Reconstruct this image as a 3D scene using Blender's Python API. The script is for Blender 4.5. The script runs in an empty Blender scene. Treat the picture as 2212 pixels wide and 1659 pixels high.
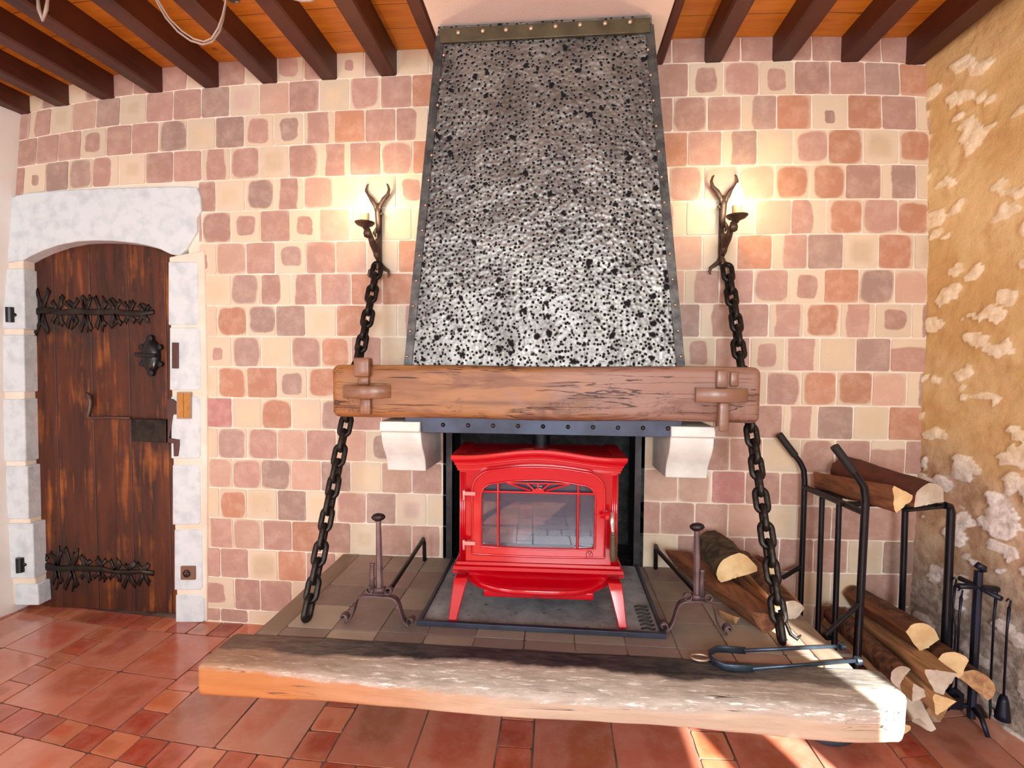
import bpy, math, random
from mathutils import Vector, Matrix, Quaternion, noise
random.seed(7)
COL = bpy.context.scene.collection
PI = math.pi
# ------------------------------------------------------------------ camera (calibrated from the tile courses)
F = 1075.445; CX, CY = 1106.0, 829.5
CAM = Vector((-0.02810, -2.43930, 1.38723))
ROT = [Vector((0.9960017, 0.0890771, 0.0067710)), Vector((-0.0105074, 0.0415433, 0.9990815)), Vector((-0.0887140, 0.9951580, -0.0423131))]
cd = bpy.data.cameras.new('camera'); cam = bpy.data.objects.new('camera', cd); COL.objects.link(cam)
cd.sensor_width = 36; cd.lens = F/2212*36; cd.clip_start = .05
R, U, Fw = ROT
cam.matrix_world = Matrix(((R.x, U.x, -Fw.x, CAM.x), (R.y, U.y, -Fw.y, CAM.y), (R.z, U.z, -Fw.z, CAM.z), (0, 0, 0, 1)))
bpy.context.scene.camera = cam

def at(px, py, ax, val):
    """point of the place seen at photograph pixel px,py on the plane x|y|z (ax 0|1|2) = val"""
    d = R*((px-CX)/F) + U*(-(py-CY)/F) + Fw
    t = (val-CAM[ax])/d[ax]
    return CAM + d*t
K1, K2, RC = .01897, -.04615, 1.15
def gd(r):
    if r <= RC: return r*(1+K1*r**2+K2*r**4)
    return RC*(1+K1*RC**2+K2*RC**4)+(r-RC)*(1+3*K1*RC**2+5*K2*RC**4)
def bow(P, ax):
    """old courses are not quite straight: shift a point of the wall / floor within its own plane"""
    q = Vector(P)-CAM; a, b, c = q.dot(R), q.dot(U), q.dot(Fw)
    a /= c; b /= c; r = math.hypot(a, b); s = gd(r)/r if r > 1e-6 else 1
    d = R*(a*s)+U*(b*s)+Fw
    t = (P[ax]-CAM[ax])/d[ax]
    return CAM+d*t
def lerp(tab, x):
    if x <= tab[0][0]: return tab[0][1]
    for (a, b), (c, d) in zip(tab, tab[1:]):
        if x <= c: return b+(d-b)*(x-a)/(c-a)
    return tab[-1][1]
def nz(p, s=1.0, seed=0.0): return noise.noise(Vector(p)*s+Vector((seed, seed*1.7, seed*.3)))
# ------------------------------------------------------------------ mesh builder
class MB:
    def __init__(s): s.v = []; s.f = []; s.m = []
    def add(s, vs, fs, m=0):
        o = len(s.v); s.v += [tuple(v) for v in vs]
        for f in fs: s.f.append(tuple(i+o for i in f)); s.m.append(m)
        return s
    def box(s, x0, x1, y0, y1, z0, z1, m=0, M=None):
        vs = [Vector((x, y, z)) for z in (z0, z1) for x, y in ((x0, y0), (x1, y0), (x1, y1), (x0, y1))]
        if M: vs = [M@v for v in vs]
        return s.add(vs, [(3, 2, 1, 0), (4, 5, 6, 7), (0, 1, 5, 4), (1, 2, 6, 5), (2, 3, 7, 6), (3, 0, 4, 7)], m)
    def prism(s, poly, vec, m=0, mside=None):
        """poly: 3D points in one plane, extruded along vec"""
        n = len(poly); vec = Vector(vec); a = [Vector(p) for p in poly]; b = [p+vec for p in a]
        nrm = Vector((0, 0, 0))
        for i in range(n): nrm += a[i].cross(a[(i+1) % n])
        fl = nrm.dot(vec) > 0
        f0 = list(range(n)); f1 = list(range(n, 2*n))
        if fl: f0.reverse()
        else: f1.reverse()
        s.add(a+b, [tuple(f0), tuple(f1)], m)
        o = len(s.v)-2*n
        for i in range(n):
            j = (i+1) % n; q = (i, j, j+n, i+n) if fl else (j, i, i+n, j+n)
            s.f.append(tuple(k+o for k in q)); s.m.append(m if mside is None else mside)
        return s
    def tube(s, pts, r, n=8, m=0, closed=False, flat=None, cap=True):
        pts = [Vector(p) for p in pts]; N = len(pts); rs = r if isinstance(r, (list, tuple)) else [r]*N
        up = None; rings = []
        for i, p in enumerate(pts):
            if closed: t = (pts[(i+1) % N]-pts[i-1])
            else: t = pts[min(i+1, N-1)]-pts[max(i-1, 0)]
            t.normalize()
            if up is None:
                up = Vector((0, 0, 1)) if abs(t.z) < .8 else Vector((1, 0, 0))
                if flat is not None: up = Vector(flat)
            if flat is not None: up = Vector(flat)
            x = up-t*up.dot(t)
            if x.length < 1e-5: x = t.orthogonal()
            x.normalize(); y = t.cross(x); up = x
            rx, ry = (rs[i] if isinstance(rs[i], (tuple, list)) else (rs[i], rs[i]))
            rings.append([p+x*(rx*math.cos(2*PI*k/n))+y*(ry*math.sin(2*PI*k/n)) for k in range(n)])
        o = len(s.v)
        for g in rings: s.v += [tuple(v) for v in g]
        for i in range(N if closed else N-1):
            j = (i+1) % N
            for k in range(n):
                l = (k+1) % n
                s.f.append((o+i*n+k, o+i*n+l, o+j*n+l, o+j*n+k)); s.m.append(m)
        if not closed and cap:
            s.f.append(tuple(o+k for k in range(n))[::-1]); s.m.append(m)
            s.f.append(tuple(o+(N-1)*n+k for k in range(n))); s.m.append(m)
        return s
    def lathe(s, prof, base, axis=(0, 0, 1), n=20, m=0, sx=1, sy=1):
        ax = Vector(axis).normalized(); x = ax.orthogonal().normalized(); y = ax.cross(x); base = Vector(base)
        if ax.z > .9: x, y = Vector((1, 0, 0)), Vector((0, 1, 0))
        if ax.y < -.9: x, y = Vector((1, 0, 0)), Vector((0, 0, 1))
        rings = [[base+ax*h+x*(r*sx*math.cos(2*PI*k/n))+y*(r*sy*math.sin(2*PI*k/n)) for k in range(n)] for r, h in prof]
        o = len(s.v)
        for g in rings: s.v += [tuple(v) for v in g]
        for i in range(len(prof)-1):
            for k in range(n):
                l = (k+1) % n; s.f.append((o+i*n+k, o+i*n+l, o+(i+1)*n+l, o+(i+1)*n+k)); s.m.append(m)
        s.f.append(tuple(o+k for k in range(n))[::-1]); s.m.append(m)
        s.f.append(tuple(o+(len(prof)-1)*n+k for k in range(n))); s.m.append(m)
        return s
    def rbox(s, x0, x1, y0, y1, z0, z1, r, step, disp=None, m=0, M=None):
        """rounded box with a fine grid that can be roughened"""
        lo = Vector((x0, y0, z0)); hi = Vector((x1, y1, z1)); idx = {}
        def axis(a, b):
            n = max(2, int(round((b-a)/step))); pts = [a+(b-a)*i/n for i in range(n+1)]
            ex = []
            for k in (.3, .75): ex += [a+r*k, b-r*k]
            return sorted(set(round(q, 6) for q in pts+ex))
        A = [axis(x0, x1), axis(y0, y1), axis(z0, z1)]
        o = len(s.v)
        def vid(p):
            k = tuple(round(c, 5) for c in p)
            if k in idx: return idx[k]
            q = Vector(p); c = Vector([min(max(q[i], lo[i]+r), hi[i]-r) for i in range(3)]); d = q-c
            if d.length > 1e-9: q = c+d.normalized()*r if sum(abs(t) > 1e-7 for t in d) > 1 else q
            if disp: q = disp(q)
            if M: q = M@q
            idx[k] = len(s.v); s.v.append(tuple(q)); return idx[k]
        for ax in range(3):
            b, c = (ax+1) % 3, (ax+2) % 3
            for side in (0, 1):
                w = A[ax][-1] if side else A[ax][0]
                for i in range(len(A[b])-1):
                    for j in range(len(A[c])-1):
                        q = []
                        for ii, jj in ((i, j), (i+1, j), (i+1, j+1), (i, j+1)):
                            p = [0, 0, 0]; p[ax] = w; p[b] = A[b][ii]; p[c] = A[c][jj]; q.append(vid(p))
                        s.f.append(tuple(q if side else q[::-1])); s.m.append(m)
        return s
ORG = {}
def obj(name, mb, mats, parent=None, smooth=False, bevel=0, seg=2, label=None, origin=None):
    if not isinstance(mats, (list, tuple)): mats = [mats]
    if parent is not None: org = ORG[parent.name]
    elif origin is not None: org = Vector(origin)
    else:
        xs, ys, zs = zip(*mb.v); org = Vector(((min(xs)+max(xs))/2, (min(ys)+max(ys))/2, min(zs)))
    me = bpy.data.meshes.new(name)
    me.from_pydata([tuple(Vector(v)-org) for v in mb.v], [], mb.f)
    for m in mats: me.materials.append(m)
    me.polygons.foreach_set('material_index', mb.m)
    if smooth: me.polygons.foreach_set('use_smooth', [True]*len(mb.f))
    me.update()
    o = bpy.data.objects.new(name, me); COL.objects.link(o)
    if parent is None: o.location = org
    else: o.parent = parent
    ORG[o.name] = org
    if smooth == 'auto':
        me.set_sharp_from_angle(angle=math.radians(38))
    if bevel:
        b = o.modifiers.new('bevel', 'BEVEL'); b.width = bevel; b.segments = seg; b.limit_method = 'ANGLE'; b.angle_limit = math.radians(40)
        me.polygons.foreach_set('use_smooth', [True]*len(mb.f)); me.set_sharp_from_angle(angle=math.radians(50))
    if label: o['label'] = label
    return o
def thing(name, loc, label, cat, group=None):
    o = bpy.data.objects.new(name, None); COL.objects.link(o); o.location = loc; o.empty_display_size = .05
    ORG[o.name] = Vector(loc); tag(o, label, cat, group); return o
def tag(o, label, cat, group=None):
    o['label'] = label; o['category'] = cat
    if group: o['group'] = group
    return o
def struct(o): o['kind'] = 'structure'; return o
# ------------------------------------------------------------------ materials
def srgb(r, g, b):
    f = lambda c: (c/255/12.92 if c/255 <= .04045 else ((c/255+.055)/1.055)**2.4)
    return (f(r), f(g), f(b), 1)
class NT:
    def __init__(s, name):
        s.mat = bpy.data.materials.new(name); s.mat.use_nodes = True; s.t = s.mat.node_tree; s.n = s.t.nodes
        s.b = s.n['Principled BSDF']
    def node(s, typ, **kw):
        n = s.n.new(typ)
        for k, v in kw.items():
            if k == 'ins':
                for kk, vv in v.items(): s.set(n, kk, vv)
            else: setattr(n, k, v)
        return n
    def set(s, n, k, v):
        if isinstance(v, bpy.types.NodeSocket): s.t.links.new(v, n.inputs[k])
        else: n.inputs[k].default_value = v
    def coord(s, scale=(1, 1, 1), kind='Object'):
        tc = s.node('ShaderNodeTexCoord'); mp = s.node('ShaderNodeMapping'); s.t.links.new(tc.outputs[kind], mp.inputs[0]); mp.inputs['Scale'].default_value = scale
        return mp.outputs[0]
    def noise(s, vec, scale, detail=4, rough=.55, dist=0):
        n = s.node('ShaderNodeTexNoise', ins={'Vector': vec, 'Scale': scale, 'Detail': detail, 'Roughness': rough, 'Distortion': dist}); return n.outputs['Fac']
    def ramp(s, fac, stops):
        n = s.node('ShaderNodeValToRGB'); s.t.links.new(fac, n.inputs[0]); e = n.color_ramp.elements
        while len(e) < len(stops): e.new(.5)
        for q, (p, c) in zip(e, stops): q.position = p; q.color = c if len(c) == 4 else (*c, 1)
        return n.outputs[0]
    def mr(s, v, a, b, c=0, d=1, smooth=False):
        n = s.node('ShaderNodeMapRange', ins={'Value': v, 'From Min': a, 'From Max': b, 'To Min': c, 'To Max': d})
        if smooth: n.interpolation_type = 'SMOOTHSTEP'
        return n.outputs[0]
    def mix(s, fac, a, b, blend='MIX'):
        n = s.node('ShaderNodeMix', data_type='RGBA', blend_type=blend)
        s.set(n, 0, fac); s.set(n, 6, a); s.set(n, 7, b); return n.outputs[2]
    def math(s, op, a, b=None, c=None):
        n = s.node('ShaderNodeMath', operation=op); s.set(n, 0, a)
        if b is not None: s.set(n, 1, b)
        if c is not None: s.set(n, 2, c)
        return n.outputs[0]
    def sep(s, vec):
        n = s.node('ShaderNodeSeparateXYZ'); s.t.links.new(vec, n.inputs[0]); return n.outputs
    def attr(s, name, out='Vector'):
        n = s.node('ShaderNodeAttribute', attribute_name=name); return n.outputs[out]
    def bump(s, h, strength=.3, dist=.01):
        n = s.node('ShaderNodeBump', ins={'Height': h, 'Strength': strength, 'Distance': dist}); s.t.links.new(n.outputs[0], s.b.inputs['Normal'])
    def done(s, base=None, rough=None, metal=None, **kw):
        if base is not None: s.set(s.b, 'Base Color', base)
        if rough is not None: s.set(s.b, 'Roughness', rough)
        if metal is not None: s.set(s.b, 'Metallic', metal)
        for k, v in kw.items(): s.set(s.b, k, v)
        return s.mat
def plain(name, c, rough=.5, metal=0, c2=None, nscale=8, bump=0, bscale=60, stretch=(1, 1, 1), lo=.35, hi=.65, bd=.004, **kw):
    t = NT(name); v = t.coord(stretch); base = srgb(*c)
    if c2: base = t.mix(t.mr(t.noise(v, nscale), lo, hi), srgb(*c), srgb(*c2))
    if bump: t.bump(t.noise(v, bscale), bump, bd)
    return t.done(base, rough, metal, **kw)
def wood(name, c1, c2, c3, axis=0, rough=.45, gs=1.0, crack=.5, coat=0):
    t = NT(name); st = [14, 14, 14]; st[axis] = 1.1
    v = t.coord(tuple(st)); v2 = t.coord()
    g = t.noise(v, 1.6*gs, 6, .6, .6); big = t.noise(v2, 2.3, 3); st2 = [34, 34, 34]; st2[axis] = 1.6
    cr = t.noise(t.coord(tuple(st2)), 1.0*gs, 5, .6, .4)
    base = t.mix(t.mr(g, .35, .65), srgb(*c1), srgb(*c2)); base = t.mix(t.mr(big, .42, .62), base, srgb(*c3))
    crk = t.mr(cr, .66, .70)
    base = t.mix(t.math('MULTIPLY', crk, crack), base, srgb(30, 18, 12))
    h = t.math('SUBTRACT', t.math('MULTIPLY', g, .5), crk); t.bump(h, .35, .006)
    return t.done(base, rough, **({'Coat Weight': coat, 'Coat Roughness': .25} if coat else {}))
# tile courses: heights of the joints, then per course (joint positions in mm, kind of each tile)
ZV = [2.9515, 2.7915, 2.6341, 2.4733, 2.3114, 2.1517, 1.9919, 1.8307, 1.6723, 1.5139, 1.3562, 1.1968, 1.0389, 0.8789, 0.7215, 0.5613, 0.401, 0.241, 0.0715, -0.02]
ROWS = {
 0: [([-3053, -2901, -2739, -2577, -2418, -2270, -2110, -1946, -1781, -1619, -1460, -1302, -1145, -988, -823, -661, -506], [0, 4, 0, 2, 2, 2, 2, 0, 2, 0, 9, 2, 10, 4, 0, 0]), ([333, 495, 653, 809, 972, 1136, 1299, 1463, 1635, 1712], [2, 2, 2, 2, 2, 2, 2, 2, 2])],
 1: [([-3063, -2980, -2821, -2659, -2501, -2346, -2185, -2023, -1861, -1702, -1541, -1381, -1222, -1064, -907, -748, -592], [2, 15, 0, 3, 4, 0, 2, 2, 4, 1, 3, 2, 0, 11, 2, 6]), ([412, 573, 733, 894, 1054, 1218, 1380, 1546, 1683], [2, 9, 11, 9, 2, 2, 4, 6])],
 2: [([-3057, -2909, -2751, -2591, -2427, -2268, -2106, -1941, -1779, -1621, -1461, -1304, -1144, -985, -828, -665, -516], [2, 2, 2, 9, 2, 2, 13, 0, 4, 9, 9, 8, 6, 2, 14, 0]), ([341, 503, 659, 814, 974, 1133, 1297, 1456, 1620, 1692], [2, 11, 2, 15, 6, 10, 6, 2, 15])],
 3: [([-3059, -2991, -2826, -2670, -2507, -2341, -2180, -2018, -1858, -1696, -1541, -1381, -1222, -1064, -904, -744, -591], [2, 10, 4, 13, 14, 0, 2, 2, 8, 11, 0, 11, 8, 2, 11, 6]), ([416, 573, 729, 888, 1051, 1207, 1368, 1533, 1682], [6, 2, 15, 0, 11, 12, 0, 12])],
 4: [([-1940, -1778, -1617, -1462, -1303, -1144, -985, -826, -667], [2, 0, 13, 8, 11, 0, 0, 9]), ([329, 491, 650, 809, 968, 1127, 1288, 1450, 1613, 1683], [0, 11, 11, 11, 12, 12, 2, 15, 0])],
 5: [([-2002, -1856, -1697, -1536, -1378, -1222, -1067, -911, -749, -589], [2, 11, 9, 2, 9, 3, 0, 0, 0]), ([413, 572, 731, 888, 1047, 1206, 1366, 1529, 1670], [14, 0, 0, 3, 14, 12, 11, 12])],
 6: [([-1938, -1776, -1616, -1458, -1296, -1139, -979, -818, -665], [10, 11, 2, 9, 2, 3, 0, 6]), ([491, 650, 806, 965, 1124, 1284, 1442, 1605, 1676], [3, 0, 6, 15, 4, 0, 12, 0])],
 7: [([-1888, -1860, -1698, -1537, -1379, -1220, -1061, -901, -743, -607], [0, 0, 13, 14, 8, 2, 6, 6, 2]), ([410, 571, 730, 885, 1043, 1202, 1359, 1520, 1674], [3, 15, 2, 11, 9, 6, 13, 11])],
 8: [([-1891, -1778, -1617, -1460, -1302, -1140, -978, -822, -666], [0, 12, 13, 4, 0, 6, 0, 15]), ([485, 646, 805, 958, 1116, 1278, 1436, 1602, 1672], [4, 15, 2, 8, 12, 8, 9, 15])],
 9: [([-1894, -1855, -1701, -1540, -1378, -1221, -1062, -908, -748], [0, 10, 13, 0, 11, 12, 2, 0]), ([397, 559, 719, 877, 1034, 1193, 1353, 1511, 1673], [2, 9, 2, 9, 8, 0, 4, 16])],
 10: [([-1897, -1780, -1620, -1457, -1295, -1137, -980, -820], [0, 12, 6, 9, 12, 2, 0]), ([637, 796, 958, 1112, 1271, 1432, 1590, 1677], [2, 0, 11, 12, 12, 11, 15])],
 11: [([-1900, -1856, -1705, -1542, -1381, -1223, -1064, -909, -749, -595], [0, 7, 0, 12, 0, 13, 2, 2, 2]), ([403, 552, 713, 872, 1033, 1192, 1353, 1513, 1675], [2, 0, 2, 2, 8, 4, 0, 6])],
 12: [([-1904, -1784, -1623, -1461, -1304, -1145, -988, -830, -671, -524], [0, 13, 11, 11, 2, 3, 9, 0, 2]), ([328, 482, 640, 797, 946, 1118, 1276, 1435, 1596, 1676], [0, 2, 2, 2, 0, 11, 2, 16, 2])],
 13: [([-1908, -1853, -1706, -1549, -1386, -1227, -1069, -908, -751, -595, -442], [0, 11, 11, 13, 3, 4, 0, 3, 2, 0]), ([400, 559, 716, 872, 1032, 1189, 1341, 1496, 1678], [3, 11, 7, 2, 2, 0, 2, 0])],
 14: [([-1913, -1783, -1629, -1464, -1308, -1148, -989, -833, -673, -512], [0, 12, 0, 4, 0, 11, 4, 1, 0]), ([316, 481, 641, 797, 953, 1116, 1273, 1437, 1603, 1688], [2, 2, 2, 3, 0, 2, 2, 2, 2])],
 15: [([-1917, -1862, -1709, -1546, -1388, -1225, -1072, -913, -752, -606, -464], [0, 8, 11, 2, 6, 2, 0, 2, 2, 0]), ([396, 561, 719, 876, 1037, 1196, 1354, 1517, 1688], [0, 2, 2, 2, 2, 2, 0, 4])],
 16: [([-1923, -1788, -1630, -1466, -1312, -1152, -995, -834], [2, 2, 0, 6, 2, 0, 2]), ([312, 478, 638, 797, 955, 1118, 1282, 1442, 1604, 1696], [2, 2, 0, 2, 2, 0, 0, 2, 2])],
 17: [([-1916, -1712, -1568, -1393, -1236, -1075, -920], [9, 2, 2, 0, 2, 0]), ([1043, 1206, 1369, 1535, 1704], [0, 2, 2, 4])],
 18: [([-1921, -1798, -1640, -1472, -1317, -1156], [2, 2, 0, 2, 0]), ([966, 1132, 1298, 1462, 1629, 1717], [2, 0, 2, 4, 2])],
}
# ------------------------------------------------------------------ wall tiles
BASE = {'Y': ((220, 206, 180), (216, 198, 166)), 'y': ((224, 208, 184), (206, 182, 168)), 'P': ((206, 180, 166), (182, 146, 132)),
        'p': ((216, 190, 168), (202, 168, 148)), 'G': ((192, 172, 158), (170, 144, 132)), 'g': ((184, 166, 154), (160, 140, 128)),
        'K': ((212, 180, 154), (188, 138, 110)), 'R': ((210, 184, 170), (182, 130, 126))}
def tile_look(c, rnd):
    '''edge colour, middle colour, blob centre x,y, half sizes, softness'''
    j = lambda a: rnd.uniform(-a, a)
    cx, cy, rx, ry, so = .5+j(.04), .5+j(.04), .46, .46, .18
    k = c
    if c in 'Yy': rx = ry = .3+j(.1); so = .9
    elif c in 'PpKGgR': cx += j(.06); cy += j(.06); rx, ry = .58+j(.08), .58+j(.08); so = .34
    elif c == 'O': k = rnd.choice('PPG'); rx, ry = .29+j(.05), .33+j(.05); so = .16
    elif c == 'o': k = rnd.choice('PG'); rx, ry = .16+j(.03), .19+j(.03); cy -= .08; so = .14
    elif c == 'V': k = 'P'; rx, ry = .33+j(.05), .8; so = .14
    elif c == 'B': k = rnd.choice('PPp'); cx += j(.03); rx, ry = .46+j(.03), .48+j(.04); so = .18
    elif c == 'E': k = 'K'; cx += j(.03); rx, ry = .45+j(.04), .46+j(.05); so = .18
    elif c == 'C': k = 'G'; rx, ry = .44+j(.03), .46+j(.03); so = .2
    elif c == 'L': k = 'P'; cx = .28+j(.05); rx, ry = .36, .50; so = .12
    elif c == 'D': k = rnd.choice('PG'); cx = .70+j(.05); rx, ry = .40, .62; so = .14
    elif c == 'T': k = 'P'; cy = .3; rx, ry = .7, .45; so = .16
    ec, mc = BASE[k]
    if c in 'OoVBECLDT': ec = BASE['Y'][0]
    v = rnd.uniform(.95, 1.05); mc = tuple(x*v for x in mc); v = rnd.uniform(.97, 1.03); ec = tuple(x*v for x in ec)
    return ec, mc, cx, cy, rx, ry, so
class Tiles:
    """flat tiles with their own look stored as point attributes"""
    def __init__(s): s.mb = MB(); s.A = {k: [] for k in ('tuv', 'tcen', 'tsize', 'tedge', 'tmid')}
    def fill(s, look=None, uv=None, n=0):
        for i in range(n):
            ec, mc, cx, cy, rx, ry, so = look
            s.A['tuv'] += (uv[i][0], uv[i][1], look[2]*37 % 1); s.A['tcen'] += (cx, cy, so); s.A['tsize'] += (rx, ry, 0)
            s.A['tedge'] += srgb(*ec)[:3]; s.A['tmid'] += srgb(*mc)[:3]
    def blank(s):
        n = len(s.mb.v)-len(s.A['tuv'])//3
        for k in s.A: s.A[k] += [0, 0, 0]*n
    def tile(s, fn, u0, u1, v0, v1, look, rnd, th, gap=.0042, jit=.0014, m=1, size=.15, full=None):
        """fn(u,v)->3D top point and normal vector th"""
        s.blank()
        g = gap; pts = []; K = 4
        cr = .006
        base = [(u0+g, v0+g), (u1-g, v0+g), (u1-g, v1-g), (u0+g, v1-g)]
        for i in range(4):
            a, b = base[i], base[(i+1) % 4]; L = math.hypot(b[0]-a[0], b[1]-a[1])
            if L < .012: continue
            for k in range(K):
                t = (cr+(L-2*cr)*k/(K-1))/L
                pts.append((a[0]+(b[0]-a[0])*t+rnd.uniform(-jit, jit), a[1]+(b[1]-a[1])*t+rnd.uniform(-jit, jit)))
        f0, f1, g0, g1 = full or (u0, u1, v0, v1)
        uv = [((u-f0)/max(f1-f0, 1e-4), (v-g0)/max(g1-g0, 1e-4)) for u, v in pts]
        top = [Vector(fn(u, v)) for u, v in pts]; n = len(top)
        s.mb.add(top, [tuple(range(n))], m); s.fill(look, uv, n)
        bot = [p-Vector(th) for p in top]
        s.mb.add(top+bot, [(j, i, i+n, j+n) for i in range(n) for j in [(i+1) % n]], m); s.fill(look, uv+uv, 2*n)
    def attach(s, o):
        s.blank()
        for k, d in s.A.items():
            a = o.data.attributes.new(k, 'FLOAT_VECTOR', 'POINT'); a.data.foreach_set('vector', d)
def tile_mat(name, rough, nsc=9, wob=.24, mott=.35, bumpk=.25, coat=0):
    t = NT(name); uv = t.attr('tuv'); ce = t.sep(t.attr('tcen')); sz = t.sep(t.attr('tsize')); v = t.coord()
    nn = t.node('ShaderNodeTexNoise', ins={'Vector': v, 'Scale': nsc, 'Detail': 3.0}); nc = t.sep(nn.outputs['Color'])
    u = t.sep(uv)
    du = t.math('DIVIDE', t.math('SUBTRACT', t.math('ADD', u[0], t.math('MULTIPLY', t.math('SUBTRACT', nc[0], .5), wob)), ce[0]), sz[0])
    dv = t.math('DIVIDE', t.math('SUBTRACT', t.math('ADD', u[1], t.math('MULTIPLY', t.math('SUBTRACT', nc[1], .5), wob)), ce[1]), sz[1])
    p4 = lambda x: t.math('POWER', t.math('ABSOLUTE', x), 4.2)
    d = t.math('ADD', p4(du), p4(dv))
    d = t.math('POWER', d, .238)
    k = t.math('DIVIDE', t.math('SUBTRACT', 1.0, d), t.math('MAXIMUM', ce[2], .02)); k = t.math('ADD', k, .5)
    k = t.mr(k, 0, 1, 0, 1, True)
    base = t.mix(k, t.attr('tedge', 'Color'), t.attr('tmid', 'Color'))
    m1 = t.noise(v, 14, 6, .65); m2 = t.noise(v, 70, 3, .6)
    base = t.mix(t.mr(m1, .45, .75, 0, mott), base, srgb(236, 214, 196), 'MIX')
    base = t.mix(t.mr(m2, .35, .25, 0, .35), base, srgb(140, 100, 90))
    t.bump(t.math('ADD', m1, t.math('MULTIPLY', m2, .4)), bumpk, .004)
    return t.done(base, rough, **({'Coat Weight': coat, 'Coat Roughness': .12} if coat else {}))
M_walltile = tile_mat('wall_tile_clay', .55)
M_mortar = plain('lime_mortar', (246, 238, 224), .9, c2=(232, 218, 196), nscale=5, bump=.3, bscale=90)
M_grout = plain('floor_grout', (150, 122, 110), .9, c2=(86, 66, 60), nscale=6, bump=.3, bscale=120)
M_plaster = plain('white_plaster', (236, 234, 228), .85, c2=(228, 222, 214), nscale=3, bump=.12, bscale=50)
M_ceilwhite = plain('ceiling_plaster', (240, 228, 218), .85, c2=(234, 220, 210), nscale=3, bump=.15, bscale=140)
M_white = plain('painted_limestone', (218, 232, 236), .8, c2=(196, 212, 218), nscale=14, bump=.45, bscale=28, lo=.45, hi=.7, bd=.008)
M_joist = wood('dark_joist_oak', (74, 28, 12), (50, 16, 6), (82, 36, 18), axis=1, rough=.5, crack=.4)
M_soffit = wood('ceiling_board_pine', (190, 104, 34), (162, 80, 24), (204, 122, 48), axis=0, rough=.4, crack=.15)
# wall behind the fireplace
rnd = random.Random(11)
T = Tiles(); OPX0, OPX1, OPZ = -.56, .372, 1.10
for (x0, x1, z0, z1) in ((-3.25, -1.93, 2.15, 3.05), (-1.93, OPX0, -.06, 3.05), (OPX0, OPX1, OPZ, 3.05), (OPX1, 1.80, -.06, 3.05), (-3.25, -3.02, -.06, 2.15)):
    T.mb.box(x0, x1, .004, .12, z0, z1, 0)
def wpt(u, v): return bow((u, 0, v), 1)
for r, segs in ROWS.items():
    z1, z0 = ZV[r], ZV[r+1]
    for us, s in segs:
        for i, cn in enumerate(s):
            c = 'Y y P p G g K R V O o B E C L D T'.split()[cn]
            a, b = us[i]/1000, us[i+1]/1000; look = tile_look(c, rnd); fa, fb = a, b
            if fb-fa < .13: (fa, fb) = (b-.16, b) if i == 0 else (a, a+.16)
            lo, hi = a, b
            if z0 < OPZ+.02:
                if lo < OPX0 < hi: hi = OPX0
                elif lo < OPX1 < hi: lo = OPX1
                elif lo >= OPX0 and hi <= OPX1: continue
                if z0 < OPZ-.1 < z1 and False: pass
            if r >= 4 and lo < -1.84 and hi > -1.86: lo = max(lo, -1.875)
            if hi-lo < .012: continue
            zz0 = max(z0, .0)
            T.tile(wpt, lo, hi, zz0, z1, look, rnd, (0, -.004, 0), full=(fa, fb, z0, z1))
wb = obj('wall_back', T.mb, [M_mortar, M_walltile], origin=(0, 0, 0)); T.attach(wb); struct(wb)
# ------------------------------------------------------------------ floor
rnd = random.Random(5)
T = Tiles(); T.mb.box(-4.2, 2.2, -5.2, .3, -.1, -.003, 0)
def fpt(u, v):
    w = min(1, max(0, (v+1.75)/.35)); a = Vector((u, v, 0))
    return a if w <= 0 or v < -2 else a.lerp(bow(a, 2), w)
def floor_look(big):
    base = rnd.choice([(208, 138, 112), (202, 128, 102), (214, 146, 118), (196, 118, 96)]) if big else rnd.choice([(202, 118, 86), (190, 98, 72), (210, 130, 94), (178, 88, 68)])
    v = rnd.uniform(.92, 1.06); e = tuple(c*v for c in base); m = tuple(c*rnd.uniform(.86, 1.0) for c in e)
    m = (m[0], m[1]*.90, m[2]*.84)
    return e, m, .5+rnd.uniform(-.2, .2), .5+rnd.uniform(-.2, .2), rnd.uniform(.2, .45), rnd.uniform(.2, .45), .6
xs = [-2.375+k*.716 for k in range(-2, 7)]
ys = [0.0]
y = -.85; yl = [(-.142, 0.0)]; k = 0
while y > -5: yl.append((y-.142, y)); y -= .85
tf = lambda a, b, c, d, lk, j=.0016: T.tile(fpt, a, b, c, d, lk, rnd, (0, 0, .004), gap=.0035, jit=j, size=b-a)
for sx in xs:
    for (a, b) in yl:
        tf(sx, sx+.128, a, b, floor_look(False))
        w = (.716-.128)/5
        for i in range(5): tf(sx+.128+w*i, sx+.128+w*(i+1), a, b, floor_look(False))
    prev = -.142
    for (a, b) in yl[1:]:
        n = 5; h = (prev-b)/n
        for i in range(n): tf(sx, sx+.128, prev-h*(i+1), prev-h*i, floor_look(False))
        for i in range(2):
            for jn in range(2):
                w = (.716-.128)/2; hh = (prev-b)/2
                tf(sx+.128+w*i, sx+.128+w*(i+1), prev-hh*(jn+1), prev-hh*jn, floor_look(True))
        prev = a
M_floortile = tile_mat('waxed_terracotta', .24, nsc=5, wob=.3, mott=.16, bumpk=.10, coat=.6)
fl = obj('floor', T.mb, [M_grout, M_floortile], origin=(0, 0, 0)); T.attach(fl); struct(fl)
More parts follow.
